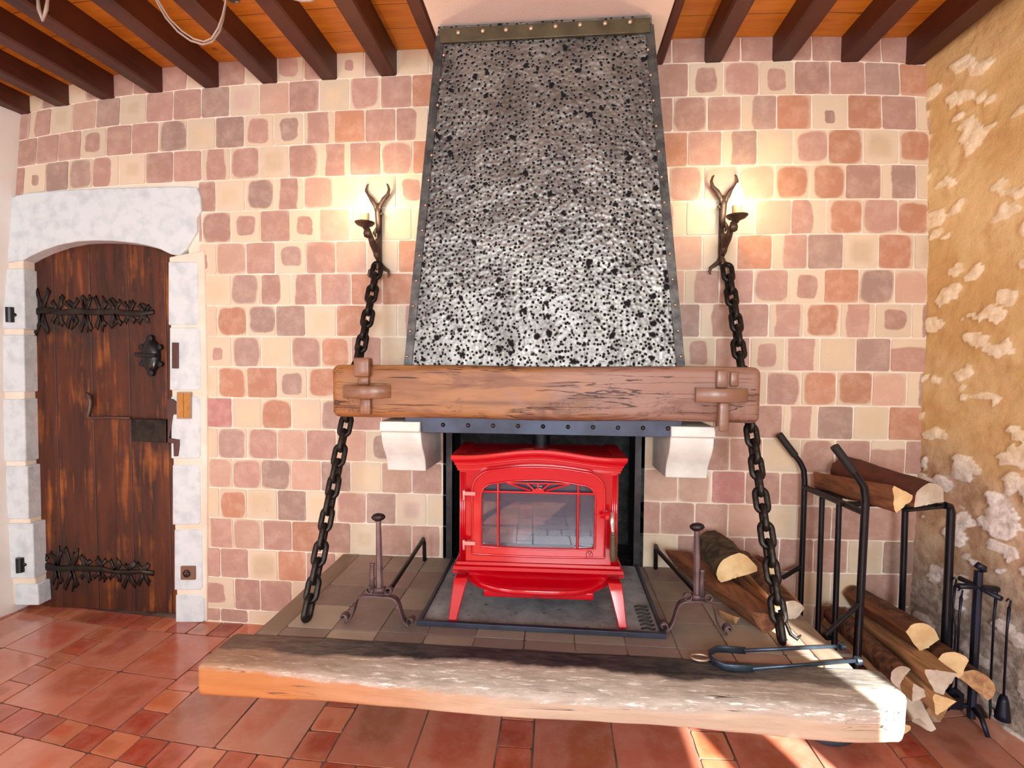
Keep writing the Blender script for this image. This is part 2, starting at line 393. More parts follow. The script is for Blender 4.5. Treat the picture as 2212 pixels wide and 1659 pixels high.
# ------------------------------------------------------------------ ceiling, side walls, rear wall
ctab = []
for q in [(66.7, 208), (150, 184), (245.7, 162.5), (355, 146), (480, 134), (600, 126.7), (728, 116), (860, 108), (1443, 84.5), (1600, 80), (1753, 78), (1903, 81.6)]:
    P = at(*q, 1, 0); ctab.append((P.x, P.z))
ctab = [(-4.3, ctab[0][1]-.04)]+ctab+[(2.2, ctab[-1][1]-.02)]
mb = MB()
for (a, za), (b, zb) in zip(ctab, ctab[1:]):
    mb.add([(a, .1, za), (b, .1, zb), (b, -5.3, zb), (a, -5.3, za), (a, .1, za+.1), (b, .1, zb+.1), (b, -5.3, zb+.1), (a, -5.3, za+.1)],
           [(0, 1, 2, 3), (7, 6, 5, 4)], 0)
tM = NT('ceiling_boards'); v = tM.coord(); sy = tM.sep(v)[1]
jt = tM.math('ABSOLUTE', tM.math('SUBTRACT', tM.math('FRACT', tM.math('MULTIPLY', sy, 6.5)), .5)); jm = tM.mr(jt, .485, .495)
g = tM.noise(tM.coord((1.2, 12, 12)), 2.0, 5, .6, .5); bd = tM.node('ShaderNodeTexWhiteNoise', noise_dimensions='1D', ins={'W': tM.math('FLOOR', tM.math('ADD', tM.math('MULTIPLY', sy, 6.5), 0.0))}).outputs[0]
base = tM.mix(tM.mr(g, .35, .65), srgb(206, 132, 36), srgb(180, 104, 20)); base = tM.mix(tM.math('MULTIPLY', bd, .35), base, srgb(160, 88, 18))
kn = tM.mr(tM.noise(v, 7, 2), .70, .76); base = tM.mix(tM.math('MULTIPLY', kn, .7), base, srgb(84, 36, 14)); base = tM.mix(jm, base, srgb(60, 26, 10))
M_boards = tM.done(base, .42)
struct(obj('ceiling', mb, M_boards, origin=(0, 0, 2.9)))
# white plastered bay of the ceiling over the hood
mb = MB().box(-.557, .41, -5.1, .0, 2.787, 2.86)
struct(obj('trim_1', mb, M_ceilwhite))
# right wall: rubble stone bedded in ochre lime
rtab = sorted([(z, x) for z, x in ((2.731, 1.602), (2.406, 1.631), (1.994, 1.643), (1.472, 1.652), (1.153, 1.65), (.939, 1.645), (.504, 1.639), (.1, 1.632))])
def stone_h(y, z):
    p = Vector((0, y*1.0, z*1.25)); w = Vector((0, nz(p, 7, 3), nz(p, 7, 9)))*.035
    d, pts = noise.voronoi(Vector((0, y*10.5, z*15.5))+w*13+Vector((0, nz(p, 24, 1), nz(p, 24, 5)))*.28, distance_metric='DISTANCE')
    keep = noise.cell(pts[0]*5.37+Vector((3, 1, 7)))
    big = nz((5, y, z), 2.4, 2); s = 0
    thr = .50+.26*big
    thr += .12*min(1, max(0, 1.45-z))
    if keep > .16: s = min(1, max(0, (thr-d[0]*(1.05-.3*keep))*9))
    return s
def rwx(y, z): 
    x = lerp(rtab, z)+(.17-.05*math.sin(PI*min(1, max(0, z/2.8))))*min(-y, 1.4) if y < 0 else lerp(rtab, z)
    return x
mb = MB(); NYY, NZ = 112, 224; hs = []
ygrid = [.05-1.45*i/NYY for i in range(NYY+1)]; zgrid = [-.05+3.0*j/NZ for j in range(NZ+1)]
for y in ygrid:
    for z in zgrid:
        s = stone_h(y, z); hs.append(s)
        x = rwx(y, z)+.012*nz((y, z, 0), 3, 4)-.010*s+.004*nz((y, z, 0), 22, 6)*(1+s)+.003*nz((y, z, 2), 60, 1)
        mb.v.append((x, y, z))
for i in range(NYY):
    for j in range(NZ):
        a = i*(NZ+1)+j; mb.f.append((a, a+NZ+1, a+NZ+2, a+1)); mb.m.append(0)
XR = 1.86
def rq(y0, y1, z0, z1): mb.add([(XR, y0, z0), (XR, y1, z0), (XR, y1, z1), (XR, y0, z1)], [(0, 1, 2, 3)], 0)
W1 = (-4.6, -2.95, 1.0, 2.16)
rq(-1.38, W1[1], -.05, 2.95); rq(W1[1], W1[0], -.05, W1[2]); rq(W1[1], W1[0], W1[3], 2.95); rq(W1[0], -5.2, -.05, 2.95)
t = NT('rubble_and_lime'); v = t.coord(); st = t.attr('stone', 'Fac'); z = t.sep(v)[2]
n1 = t.noise(v, 3.2, 4); n2 = t.noise(v, 26, 5, .65); n3 = t.noise(v, 9, 4, .6)
lime = t.mix(t.mr(n1, .4, .62), srgb(220, 192, 142), srgb(204, 168, 112)); lime = t.mix(t.mr(n3, .54, .70, 0, .5), lime, srgb(186, 142, 92))
low = t.mr(t.math('ADD', z, t.math('MULTIPLY', n1, .5)), 1.05, 1.4, 1, 0, True); lime = t.mix(low, lime, t.mix(t.mr(n3, .42, .6), srgb(204, 178, 148), srgb(168, 136, 106)))
low2 = t.mr(t.math('ADD', z, t.math('MULTIPLY', n3, .5)), .55, .95, 1, 0, True); lime = t.mix(low2, lime, t.mix(t.mr(n2, .4, .6), srgb(190, 180, 168), srgb(138, 126, 114)))
stone = t.mix(t.mr(n2, .4, .65), srgb(246, 234, 206), srgb(224, 204, 166)); stone = t.mix(low, stone, t.mix(t.mr(n2, .4, .6), srgb(246, 244, 240), srgb(206, 198, 188)))
base = t.mix(t.mr(t.math('ADD', st, t.math('MULTIPLY', t.math('SUBTRACT', n2, .5), .7)), .25, .6), lime, stone)
t.bump(t.math('ADD', n2, t.math('MULTIPLY', n3, .6)), .55, .012); M_rubble = t.done(base, .92)
o = obj('wall_right', mb, M_rubble, origin=(0, 0, 0), smooth=True)
a = o.data.attributes.new('stone', 'FLOAT', 'POINT'); a.data.foreach_set('value', hs+[0]*(len(mb.v)-len(hs))); struct(o)
# left wall
ltab = sorted([(2.695, -2.853), (2.24, -2.903), (1.578, -2.985), (1.2, -3.0), (.823, -3.005), (.039, -2.985)])
mb = MB(); zs = [-.05, .3, .6, .82, 1.2, 1.58, 1.9, 2.24, 2.5, 2.7, 2.95]
yl_ = [.1, -.02, -.3, -1.5, -5.2]; xo = [0, 0, .06, .1, .1]
for y, d in zip(yl_, xo):
    for z in zs: mb.v.append((lerp(ltab, z)-d, y, z))
n = len(zs)
for i in range(4):
    for j in range(n-1): a = i*n+j; mb.f.append((a, a+1, a+n+1, a+n)); mb.m.append(0)
struct(obj('wall_left', mb, M_plaster, origin=(-3, 0, 0), smooth=True))
# rear wall with two windows, behind the viewer
mb = MB()
RW = [(-2.7, -1.5, .5, 2.3), (-.35, .95, .85, 2.35)]
xs_ = [-3.6, RW[0][0], RW[0][1], RW[1][0], RW[1][1], 2.1]
for i in range(5):
    if i % 2 == 0: mb.box(xs_[i], xs_[i+1], -5.2, -5.05, -.05, 3.0)
    else:
        w = RW[i//2]; mb.box(w[0], w[1], -5.2, -5.05, -.05, w[2]); mb.box(w[0], w[1], -5.2, -5.05, w[3], 3.0)
struct(obj('wall_rear', mb, M_plaster, origin=(0, -5.1, 0)))
M_winframe = plain('window_paint', (230, 228, 220), .4)
def window(n, c, rects, nrm):
    pass
mb = MB()
for w in RW[1:]:
    pass
def win_rear(name, w):
    x0, x1, z0, z1 = w; mb = MB()
    for a, b, c, d in ((x0, x0+.06, z0, z1), (x1-.06, x1, z0, z1), (x0+.06, x1-.06, z0, z0+.06), (x0+.06, x1-.06, z1-.06, z1), ((x0+x1)/2-.035, (x0+x1)/2+.035, z0+.06, z1-.06)): mb.box(a, b, -5.16, -5.1, c, d)
    for k in (1, 2): mb.box(x0+.06, (x0+x1)/2-.035, -5.14, -5.12, z0+(z1-z0)*k/3-.012, z0+(z1-z0)*k/3+.012); mb.box((x0+x1)/2+.035, x1-.06, -5.14, -5.12, z0+(z1-z0)*k/3-.012, z0+(z1-z0)*k/3+.012)
    struct(obj(name, mb, M_winframe))
win_rear('window_1', RW[0]); win_rear('window_2', RW[1])
y0, y1, z0, z1 = W1; mb = MB(); X0 = XR-.03; X1 = XR+.05
for a, b, c, d in ((y0, -3.92, z0, z1), (-3.95, -3.90, z0, z1), (y0+.0, y1, z0, z0+.06), (y0, y1, z1-.04, z1), (-3.90, -3.50, z0, z1), (-2.99, y1, z0, z1)):
    if (c, d) == (z0, z1) and (a, b) == (y0, -3.92): mb.box(X0, X1, y0, y0+.05, z0, z1); continue
    mb.box(X0, X1, min(a, b), max(a, b), c, d)
struct(obj('window_3', mb, M_winframe))
# ------------------------------------------------------------------ ceiling joists
JL = [-3.003, -2.703, -2.395, -2.087, -1.761, -1.445, -1.127, -.823]
def joist(xa, xb, label, zt=2.79):
    A = bow((xa, 0, zt), 1); B = bow((xb, 0, zt), 1); z = (A.z+B.z)/2
    def far(x):
        q = Vector((x, -.55, zt))-CAM; a, b, c = q.dot(R), q.dot(U), q.dot(Fw); a /= c; b /= c; r = math.hypot(a, b); s = gd(r)/r
        d = R*(a*s)+U*(b*s)+Fw; return CAM+d*((z-CAM.z)/d.z)
    fa, fb = far(xa), far(xb)
    def ext(P, Q, y): t = (y-P.y)/(Q.y-P.y); return P.x+(Q.x-P.x)*t
    y1 = -5.05; pa, pb = ext(A, fa, y1), ext(B, fb, y1); mid = (pa+pb)/2; hw = (xb-xa)/2
    zt2 = lerp(ctab, (A.x+B.x)/2)+.01
    mb = MB(); N = 40
    rings = []
    for i in range(N+1):
        y = .02+(y1-.02)*i/N
        a, b = ext(A, fa, y), ext(B, fb, y); c = (a+b)/2; a, b = c-hw, c+hw; w = .004*nz((c*3, y, 1), 1.8, 2); r = .008; h = .004*nz((c*3, y, 4), 2.2, 8)
        rings.append([(a+w, y, zt2), (a+w, y, z+r+h), (a+r+w, y, z+h), (b-r+w, y, z+h), (b+w, y, z+r+h), (b+w, y, zt2)])
    for g in rings: mb.v += g
    for i in range(N):
        for k in range(6): l = (k+1) % 6; mb.f.append((i*6+k, (i+1)*6+k, (i+1)*6+l, i*6+l)); mb.m.append(0)
    mb.f += [tuple(range(6)), tuple(range(N*6, N*6+6))[::-1]]; mb.m += [0, 0]
    tag(obj('ceiling_joist', mb, M_joist), label, 'beam', 'dark joists under the ceiling')
nm = ['leftmost dark ceiling joist, in the corner above the white left wall', 'dark ceiling joist, second from the left corner', 'dark ceiling joist, third from the left corner', 'dark ceiling joist, fourth from the left corner',
      'dark ceiling joist crossed by the hanging pale cable loop', 'dark ceiling joist, third to the left of the hood trimmer', 'dark ceiling joist, second to the left of the hood trimmer', 'dark ceiling joist, first to the left of the hood trimmer']
for x, l in zip(JL, nm): joist(x-.086, x, l)
JR = [(.643, .724, 'dark ceiling joist, first to the right of the hood trimmer'), (.953, 1.045, 'dark ceiling joist, second to the right of the hood trimmer'),
      (1.272, 1.357, 'dark ceiling joist, third to the right of the hood trimmer'), (1.588, 1.672, 'rightmost dark ceiling joist, running along the rubble stone wall')]
for a, b, l in JR: joist(a, b, l)
joist(-.622, -.56, 'thin brown trimmer joist left of the white ceiling bay over the hood', 2.788)
joist(.412, .455, 'thin brown trimmer joist right of the white ceiling bay over the hood', 2.788)
# ------------------------------------------------------------------ door, stone surround
JY = -.014
def poly_at(pts, y): return [at(a, b, 1, y) for a, b in pts]
def stone_block(mb, pts, y=JY, dep=.12, m=0): mb.prism(poly_at(pts, y), (0, dep, 0), m)
mb = MB()
arch = [(368, 549), (345, 538), (318, 530), (285, 524), (245, 520), (205, 519), (165, 521), (125, 529), (90, 541), (64, 553), (48, 562)]
stone_block(mb, [(26, 425), (60, 416), (125, 411), (200, 407), (300, 404), (395, 402), (424, 404), (431, 424), (433, 455), (424, 470), (424, 500), (400, 540), (385, 552)]+arch+[(14, 568), (6, 560), (8, 500)])
R_ = [(565, 702, 367, 427), (707, 843, 370, 432), (856, 991, 373, 432), (1004, 1134, 376, 432), (1144, 1275, 380, 436), (1285, 1345, 383, 441)]
for a, b, l, r in R_: stone_block(mb, [(l-4, a), (r-6, a), (r, a+8), (r+1, b-6), (r-4, b), (l-4, b)])
L_ = [(580, 711, 2, 50), (723, 847, 4, 50), (862, 997, 2, 52), (1007, 1122, 11, 58), (1131, 1250, 16, 70), (1262, 1308, 30, 80)]
for a, b, l, r in L_: stone_block(mb, [(l, a), (r, a), (r+3, b), (l+2, b)])
# mortar bed between the blocks, a little behind their faces
stone_block(mb, [(365, 555), (440, 540), (446, 800), (447, 1000), (447, 1342), (383, 1343), (375, 1050), (369, 750)], -.009, .1, 1)
stone_block(mb, [(0, 560), (49, 560), (50, 800), (53, 1000), (80, 1308), (25, 1306), (0, 1000)], -.006, .1, 1)
o = obj('trim_2', mb, [M_white, M_mortar], bevel=.006); struct(o)
DY = .055
t = NT('old_door_pine'); v = t.coord(); sv = t.coord((9, 9, 1.0)); x = t.sep(v)
g = t.noise(sv, 1.5, 6, .65, .8); big = t.noise(v, 3.0, 4, .6); st = t.noise(t.coord((22, 22, 1.6)), 1.2, 5, .6, .5)
base = t.mix(t.mr(g, .36, .64), srgb(92, 42, 14), srgb(50, 19, 8)); base = t.mix(t.mr(t.math('MULTIPLY', big, st), .28, .42, 0, .85), base, srgb(168, 96, 32))
zz = t.sep(v)[2]; stn = t.math('MAXIMUM', t.mr(t.math('ABSOLUTE', t.math('SUBTRACT', zz, 1.60)), .20, .05), t.mr(t.math('ABSOLUTE', t.math('SUBTRACT', zz, .24)), .20, .05)); stn = t.math('MULTIPLY', stn, t.mr(t.noise(v, 9, 4), .38, .58)); stn = t.math('MULTIPLY', stn, t.mr(x[0], .45, -.1)); base = t.mix(t.math('MULTIPLY', stn, .8), base, srgb(34, 22, 16))
pj_ = t.math('ABSOLUTE', t.math('SUBTRACT', t.math('FRACT', t.math('MULTIPLY', t.math('ADD', x[0], 5.0), 4.6)), .5)); base = t.mix(t.mr(pj_, .484, .494, 0, .85), base, srgb(22, 8, 5))
t.bump(t.math('SUBTRACT', g, t.math('MULTIPLY', t.mr(pj_, .48, .494), 1.5)), .4, .006); M_door = t.done(base, .5)
M_iron = plain('black_iron', (34, 32, 32), .45, .7, c2=(62, 54, 48), nscale=20, bump=.4, bscale=60)
M_blackpaint = plain('black_enamel', (16, 17, 20), .28, .2, c2=(26, 28, 34), nscale=10)
M_brownmetal = plain('brown_lacquered_metal', (92, 66, 62), .4, .4)
dl = thing('plank_door', at(215, 1330, 1, DY), 'dark stained arched plank door with black iron straps, left of the fireplace', 'door')
mb = MB(); pts = [(30, 1332), (44, 1332), (388, 1348), (376, 800), (372, 545)]+[(a, b-6) for a, b in arch]+[(36, 566), (30, 800), (42, 1100)]
P = [at(a, b, 1, DY) for a, b in pts]; P[0].z = P[1].z = P[2].z = .006
mb.prism(P[1:], (0, .045, 0)); obj('leaf', mb, M_door, dl, bevel=.002)
def strap(name, y0, y1, seed, tips):
    """pierced wrought strap hinge: tapering bar with leafy sprays"""
    rr = random.Random(seed); mb = MB(); yc = (y0+y1)/2
    def bar(p, q, r0, r1): 
        n = 10; pts = [at(p[0]+(q[0]-p[0])*i/n+rr.uniform(-1, 1), p[1]+(q[1]-p[1])*i/n+rr.uniform(-3, 3), 1, DY-.004) for i in range(n+1)]
        mb.tube(pts, [(r0+(r1-r0)*i/n+rr.uniform(0, .006), .005) for i in range(n+1)], 8, flat=(0, 0, 1))
    bar((48, y0), (332, y1), .017, .010)
    for k in range(tips):
        x = 60+k*250/(tips-1)*1.0; yb = y0+(y1-y0)*(x-48)/284
        for sg in (-1, 1):
            big = rr.uniform(20, 52)*(1.2-x/420); L = big+8
            c = [(x, yb), (x+rr.uniform(-5, 12), yb+sg*L*.5), (x+rr.uniform(-8, 16), yb+sg*L)]
            mb.tube([at(a, b, 1, DY-.003) for a, b in c], [(.015, .004), (.012, .004), (.005, .003)], 6, flat=(1, 0, 0))
            for e in (-1, 1):
                a = (x+e*rr.uniform(8, 15), yb+sg*L*rr.uniform(.6, 1.0)); m_ = (x+e*5, yb+sg*L*.45)
                mb.tube([at(*q, 1, DY-.003) for q in (c[0], m_, a, (a[0]-e*3, a[1]+sg*5))], [(.012, .004), (.010, .004), (.013, .004), (.005, .003)], 6, flat=(0, 0, 1))
    return obj(name, mb, M_iron, dl, smooth=True, label='black pierced iron strap hinge')
strap('strap_hinge', 672, 676, 3, 9); strap('strap_hinge', 1222, 1238, 4, 9)
for (px, py) in ((22, 680), (44, 1220)):
    mb = MB(); c = at(px, py, 1, -.02); mb.tube([c+Vector((0, 0, .04)), c-Vector((0, 0, .04))], .019, 14); mb.tube([c, c+Vector((.05, .03, 0))], .012, 8); obj('pintle', mb, M_blackpaint, dl, smooth='auto')
lk = obj('rim_lock', MB().prism([at(a, b, 1, DY-.03) for a, b in ((283, 905), (358, 907), (358, 957), (285, 953))], (0, .03, 0)), M_iron, dl, bevel=.003)
mb = MB(); c = at(328, 768, 1, DY-.004)
mb.lathe([(.001, .03), (.03, .03), (.045, .022), (.052, .008), (.052, 0)], c, (0, -1, 0), 22, sx=1.0, sy=1.75)
for s in (-1, 1):
    mb.lathe([(.001, .02), (.018, .016), (.02, 0)], c+Vector((0, 0, s*.092)), (0, -1, 0), 12); mb.lathe([(.001, .016), (.014, .013), (.016, 0)], c+Vector((s*.052, 0, .045)), (0, -1, 0), 10); mb.lathe([(.001, .016), (.014, .013), (.016, 0)], c+Vector((s*.052, 0, -.045)), (0, -1, 0), 10)
mb.tube([c+Vector((-.085, -.01, .005)), c+Vector((.0, -.035, 0)), c+Vector((.05, -.03, .0))], .011, 8)
obj('latch_rosette', mb, M_blackpaint, dl, smooth='auto', label='glossy black oval latch plate')
mb = MB(); mb.tube([at(a, b, 1, DY-.02) for a, b in ((187, 850), (193, 855), (196, 870), (190, 900), (200, 903), (235, 902), (282, 903))], [.009, .011, .012, .010, .008, .007, .007], 8)
obj('draw_bolt', mb, M_brownmetal, dl, smooth=True)
for pts in (((371, 740), (384, 740), (384, 796), (371, 796)), ((362, 946), (386, 950), (386, 962), (383, 986), (375, 986), (374, 958), (362, 957)), ((362, 862), (372, 862), (382, 870), (382, 895), (372, 896), (362, 960))):
    mb = MB().prism([at(a, b, 1, -.022) for a, b in pts], (0, .05, 0)); obj('keeper', mb, M_brownmetal, dl, bevel=.002)
tag(obj('light_switch', MB(), M_iron) if False else thing('light_switch', at(394, 875, 1, -.02), 'wood coloured rocker switch on the white stone jamb beside the door', 'switch'), 'wood coloured rocker switch on the white stone jamb beside the door', 'switch')
sw = bpy.data.objects['light_switch']
M_ocre = plain('wood_effect_plastic', (196, 140, 66), .35, c2=(176, 120, 50), nscale=30, stretch=(4, 4, 1)); M_beige = plain('beige_rim_plastic', (176, 150, 128), .4); M_socket = plain('brown_plastic', (128, 96, 78), .35); M_dark = plain('dark_recess', (28, 18, 14), .6)
q = lambda a, b, c, d, y0, dep: MB().prism([at(x, z, 1, y0) for x, z in ((a, c), (b, c), (b, d), (a, d))], (0, dep, 0))
obj('cover_frame', q(381, 411, 847, 905, -.026, .014), M_beige, sw, bevel=.003); obj('rocker', q(383.5, 395, 850, 902, -.031, .008), M_ocre, sw, bevel=.002); obj('rocker', q(396, 408.5, 850, 902, -.031, .008), M_ocre, sw, bevel=.002)
so = thing('wall_socket', at(405, 1253, 1, -.02), 'brown power socket low on the white stone jamb beside the door', 'socket')
obj('cover_frame', q(389.5, 420.5, 1223.5, 1253, -.024, .012), M_socket, so, bevel=.003)
c = at(403.5, 1239, 1, -.0245); obj('insert', MB().lathe([(.020, .0), (.020, .004), (.017, .004), (.016, .001), (.001, .001)], c, (0, -1, 0), 24), M_dark, so, smooth='auto')
mb = MB()
for s in (-1, 1): mb.lathe([(.0025, 0), (.0025, .003), (.001, .003)], c+Vector((s*.008, -.001, 0)), (0, -1, 0), 8)
mb.box(c.x-.002, c.x+.002, c.y-.006, c.y-.001, c.z+.009, c.z+.014); obj('contacts', mb, M_beige, so)
# ------------------------------------------------------------------ hood
t = NT('hammered_steel'); v = t.coord()
sx_ = t.sep(v); flat2 = t.node('ShaderNodeCombineXYZ', ins={'X': sx_[0], 'Y': sx_[2]}).outputs[0]
def dots(scale, r0, r1, keep, dist=.0, seed=0):
    vv = t.node('ShaderNodeMapping'); t.t.links.new(flat2, vv.inputs[0]); vv.inputs['Location'].default_value = (seed, seed*.7, 0); vec = vv.outputs[0]
    if dist:
        nn = t.node('ShaderNodeTexNoise', ins={'Vector': vec, 'Scale': scale*2.2, 'Detail': 2.0}); m = t.node('ShaderNodeVectorMath', operation='MULTIPLY_ADD'); t.t.links.new(nn.outputs['Color'], m.inputs[0]); m.inputs[1].default_value = (dist,)*3; t.t.links.new(vec, m.inputs[2]); vec = m.outputs[0]
    vo = t.node('ShaderNodeTexVoronoi', voronoi_dimensions='2D', ins={'Vector': vec, 'Scale': scale, 'Randomness': 1.0}); k = t.sep(vo.outputs['Color'])[0]
    d = t.math('SUBTRACT', vo.outputs['Distance'], t.mr(k, keep, 1, r0, r1)); d = t.mr(d, -.05, .05, 1, 0); return t.math('MULTIPLY', d, t.mr(k, keep-.01, keep, 0, 1))
d1 = dots(38, .13, .23, .12); d2 = dots(19, .10, .25, .68, .03, 5.0); d3 = dots(41, .13, .22, .30, 0, 9.3)
pit = t.math('MAXIMUM', t.math('MAXIMUM', d1, d2), d3)
big = t.noise(v, 9, 4, .6); ham = t.node('ShaderNodeTexVoronoi', feature='SMOOTH_F1', ins={'Vector': v, 'Scale': 58.0, 'Smoothness': .5}).outputs['Distance']
base = t.mix(t.mr(big, .35, .65), srgb(140, 141, 137), srgb(104, 103, 100)); base = t.mix(pit, base, srgb(34, 36, 40))
h = t.math('SUBTRACT', t.math('MULTIPLY', ham, .9), t.math('MULTIPLY', pit, .7)); t.bump(h, .32, .010)
M_ham = t.done(base, t.mr(pit, 0, 1, .40, .8), .85)
M_steel = plain('blackened_steel', (70, 68, 68), .42, .7, c2=(46, 46, 50), nscale=14, bump=.2, bscale=60)
M_flange = plain('olive_steel_strip', (104, 98, 76), .45, .7, c2=(84, 78, 62), nscale=12)
M_blue = plain('blue_grey_steel', (66, 74, 92), .42, .5, c2=(52, 56, 70), nscale=8)
M_rivet = plain('worn_rivet', (190, 170, 150), .35, .8)
M_strip = plain('scuffed_steel_strip', (98, 97, 94), .5, .7, c2=(62, 62, 62), nscale=22, bump=.5, bscale=50)
HY = -.365
hb = at(875, 785, 1, HY), at(1478, 785, 1, HY); ht = at(957, 88, 1, HY+.02), at(1403, 66, 1, HY+.02)
zt = 2.765; zb = 1.372
xl0, xr0 = hb[0].x, hb[1].x; xl1, xr1 = -.532, .335
hood = thing('chimney_hood', (-.095, -.18, zb), 'hammered dark steel fireplace hood narrowing towards the ceiling', 'hood')
def hx(z): k = (z-zb)/(2.785-zb); return xl0+(xl1-xl0)*k, xr0+(xr1-xr0)*k
def hy(z): return HY+.018*(z-zb)/(2.785-zb)
mb = MB(); NX, NZ = 60, 110
def hoodpt(u, w):
    z = zb+(2.78-zb)*w; a, b = hx(z); x = a+(b-a)*u; return Vector((x, hy(z)+.0035*nz((x, 0, z), 9, 2)*min(1, 8*min(u, 1-u)), z))
for j in range(NZ+1):
    for i in range(NX+1): mb.v.append(tuple(hoodpt(i/NX, j/NZ)))
for j in range(NZ):
    for i in range(NX): a = j*(NX+1)+i; mb.f.append((a, a+1, a+NX+2, a+NX+1)); mb.m.append(0)
a0, b0 = hx(zb); a1, b1 = hx(2.78)
mb.add([(a0, HY, zb), (a0, -.002, zb), (a1, -.002, 2.78), (a1, hy(2.78), 2.78)], [(0, 3, 2, 1)]); mb.add([(b0, HY, zb), (b0, -.002, zb), (b1, -.002, 2.78), (b1, hy(2.78), 2.78)], [(0, 1, 2, 3)])
obj('shell', mb, M_ham, hood, smooth='auto')
for side in (0, 1):
    mb = MB(); pts = []
    n = 40
    for i in range(n+1):
        z = zb+(2.74-zb)*i/n; x = hx(z)[side]; s = 1 if side == 0 else -1
        w = .030; y = hy(z)-.006-.0015*nz((x, 0, z), 14, 3)
        pts.append([(x-.004*s, y, z), (x+w*s, y, z), (x+w*s, y+.006, z), (x-.004*s, y+.006, z)])
    for g in pts: mb.v += g
    for i in range(n):
        for k in range(4): l = (k+1) % 4; q4 = (i*4+k, i*4+l, (i+1)*4+l, (i+1)*4+k); mb.f.append(q4 if side == 0 else q4[::-1]); mb.m.append(0)
    st = obj('edge_strip', mb, M_strip, hood)
    for k in range(13):
        py = 116+k*54.5; px = (957-77*k/12.) if side == 0 else (1401+69*k/12.)
        if side == 1: py -= 12-k*1.0
        c = at(px, py, 1, HY-.002); c.y = hy(c.z)-.007
        obj('rivet', MB().lathe([(.0068, 0), (.006, .003), (.003, .0055), (.0005, .006)], c, (0, -1, 0), 10), M_rivet, st, smooth=True)
fl_ = obj('top_flange', MB().prism([at(949, 62, 1, HY+.003), at(950, 92, 1, HY+.003), at(1405, 69, 1, HY+.003), at(1405, 37, 1, HY+.003)], (0, .014, 0)), M_flange, hood, bevel=.002)
for (x, y) in ((990, 71), (1043, 67.5), (1093, 65), (1147, 62), (1200, 57.5), (1253, 54), (1307, 51), (1361, 48)):
    obj('rivet', MB().lathe([(.0105, 0), (.0095, .004), (.005, .008), (.0005, .009)], at(x, y, 1, HY+.003), (0, -1, 0), 12), M_rivet, fl_, smooth=True)
lf_ = obj('lower_flange', MB().box(at(875, 925, 1, HY).x, at(1473, 925, 1, HY).x, HY-.004, HY+.008, 1.088, 1.30), M_blue, hood, bevel=.002)
for k in range(11):
    obj('rivet', MB().lathe([(.0095, 0), (.0085, .004), (.004, .0075), (.0005, .008)], at(903+54*k, 917+.85*k, 1, HY-.004), (0, -1, 0), 12), M_steel, lf_, smooth=True)
# ------------------------------------------------------------------ mantel beam
t = NT('waxed_oak_mantel'); v = t.coord(); gv = t.coord((1.3, 12, 12)); xx = t.sep(v)[0]
g = t.noise(gv, 1.6, 6, .6, .8); big = t.noise(v, 3.2, 3, .55, .6); fig = t.noise(t.coord((1, 5, 5)), 2.2, 3, .6, 1.5)
base = t.mix(t.mr(g, .38, .62), srgb(160, 114, 72), srgb(120, 80, 50)); base = t.mix(t.mr(t.math('ADD', big, t.math('MULTIPLY', xx, .22)), .44, .62), base, t.mix(g, srgb(160, 124, 108), srgb(126, 92, 78)))
base = t.mix(t.mr(fig, .54, .62, 0, .6), base, srgb(104, 62, 44)); base = t.mix(t.mr(xx, -.25, -.8, 0, .6), base, t.mix(g, srgb(180, 122, 58), srgb(140, 84, 36)))
c1 = t.noise(t.coord((1.2, 26, 26)), .9, 4, .55, .8); crk = t.mr(t.math('ABSOLUTE', t.math('SUBTRACT', c1, .5)), .014, .004); cm = t.mr(t.noise(v, 4.2, 2), .42, .50); crk = t.math('MULTIPLY', crk, cm)
wh = t.noise(t.coord((5, 16, 16)), 1.3, 4, .6, 2.0); whm = t.math('MULTIPLY', t.mr(t.math('ABSOLUTE', t.math('SUBTRACT', wh, .5)), .02, .005), t.mr(t.noise(v, 6, 2), .55, .62))
base = t.mix(t.math('MAXIMUM', crk, t.math('MULTIPLY', whm, .7)), base, srgb(44, 28, 22)); t.bump(t.math('SUBTRACT', t.math('MULTIPLY', g, .4), crk), .4, .008)
M_mantel = t.done(base, .5, **{'Coat Weight': .08, 'Coat Roughness': .3})
M_peg = wood('waxed_oak_peg', (146, 102, 70), (108, 70, 46), (136, 102, 84), axis=0, rough=.35, crack=.2, coat=.3)
mantel = thing('mantel_beam', (-.1, -.32, 1.15), 'thick waxed oak mantel beam pegged at both ends, hung on two chains', 'beam')
mz0, mz1 = 1.153, 1.376
def dm(q):
    k = nz(q, 2.2, 1)*.006+nz(q, 9, 5)*.0025+nz(Vector((q.x*4, q.y*16, q.z*16)), 1, 3)*.0016
    return q+Vector((0, k, nz(Vector((q.x*2.2, 0, q.z)), 1, 8)*.005))
obj('beam', MB().rbox(-.975, .773, -.42, -.225, mz0, mz1, .030, .016, dm), M_mantel, mantel, smooth=True)
for x0, x1 in ((-.86, -.74), (.57, .68)): obj('side_arm', MB().rbox(x0, x1, -.23, -.002, 1.19, 1.34, .01, .04), M_mantel, mantel, smooth=True)
def wedge(pts, y0, y1, name='wedge', curve=.0):
    P = [at(a, b, 1, y1) for a, b in pts]; mb = MB()
    xs_ = [p.x for p in P]; zs_ = [p.z for p in P]
    return P
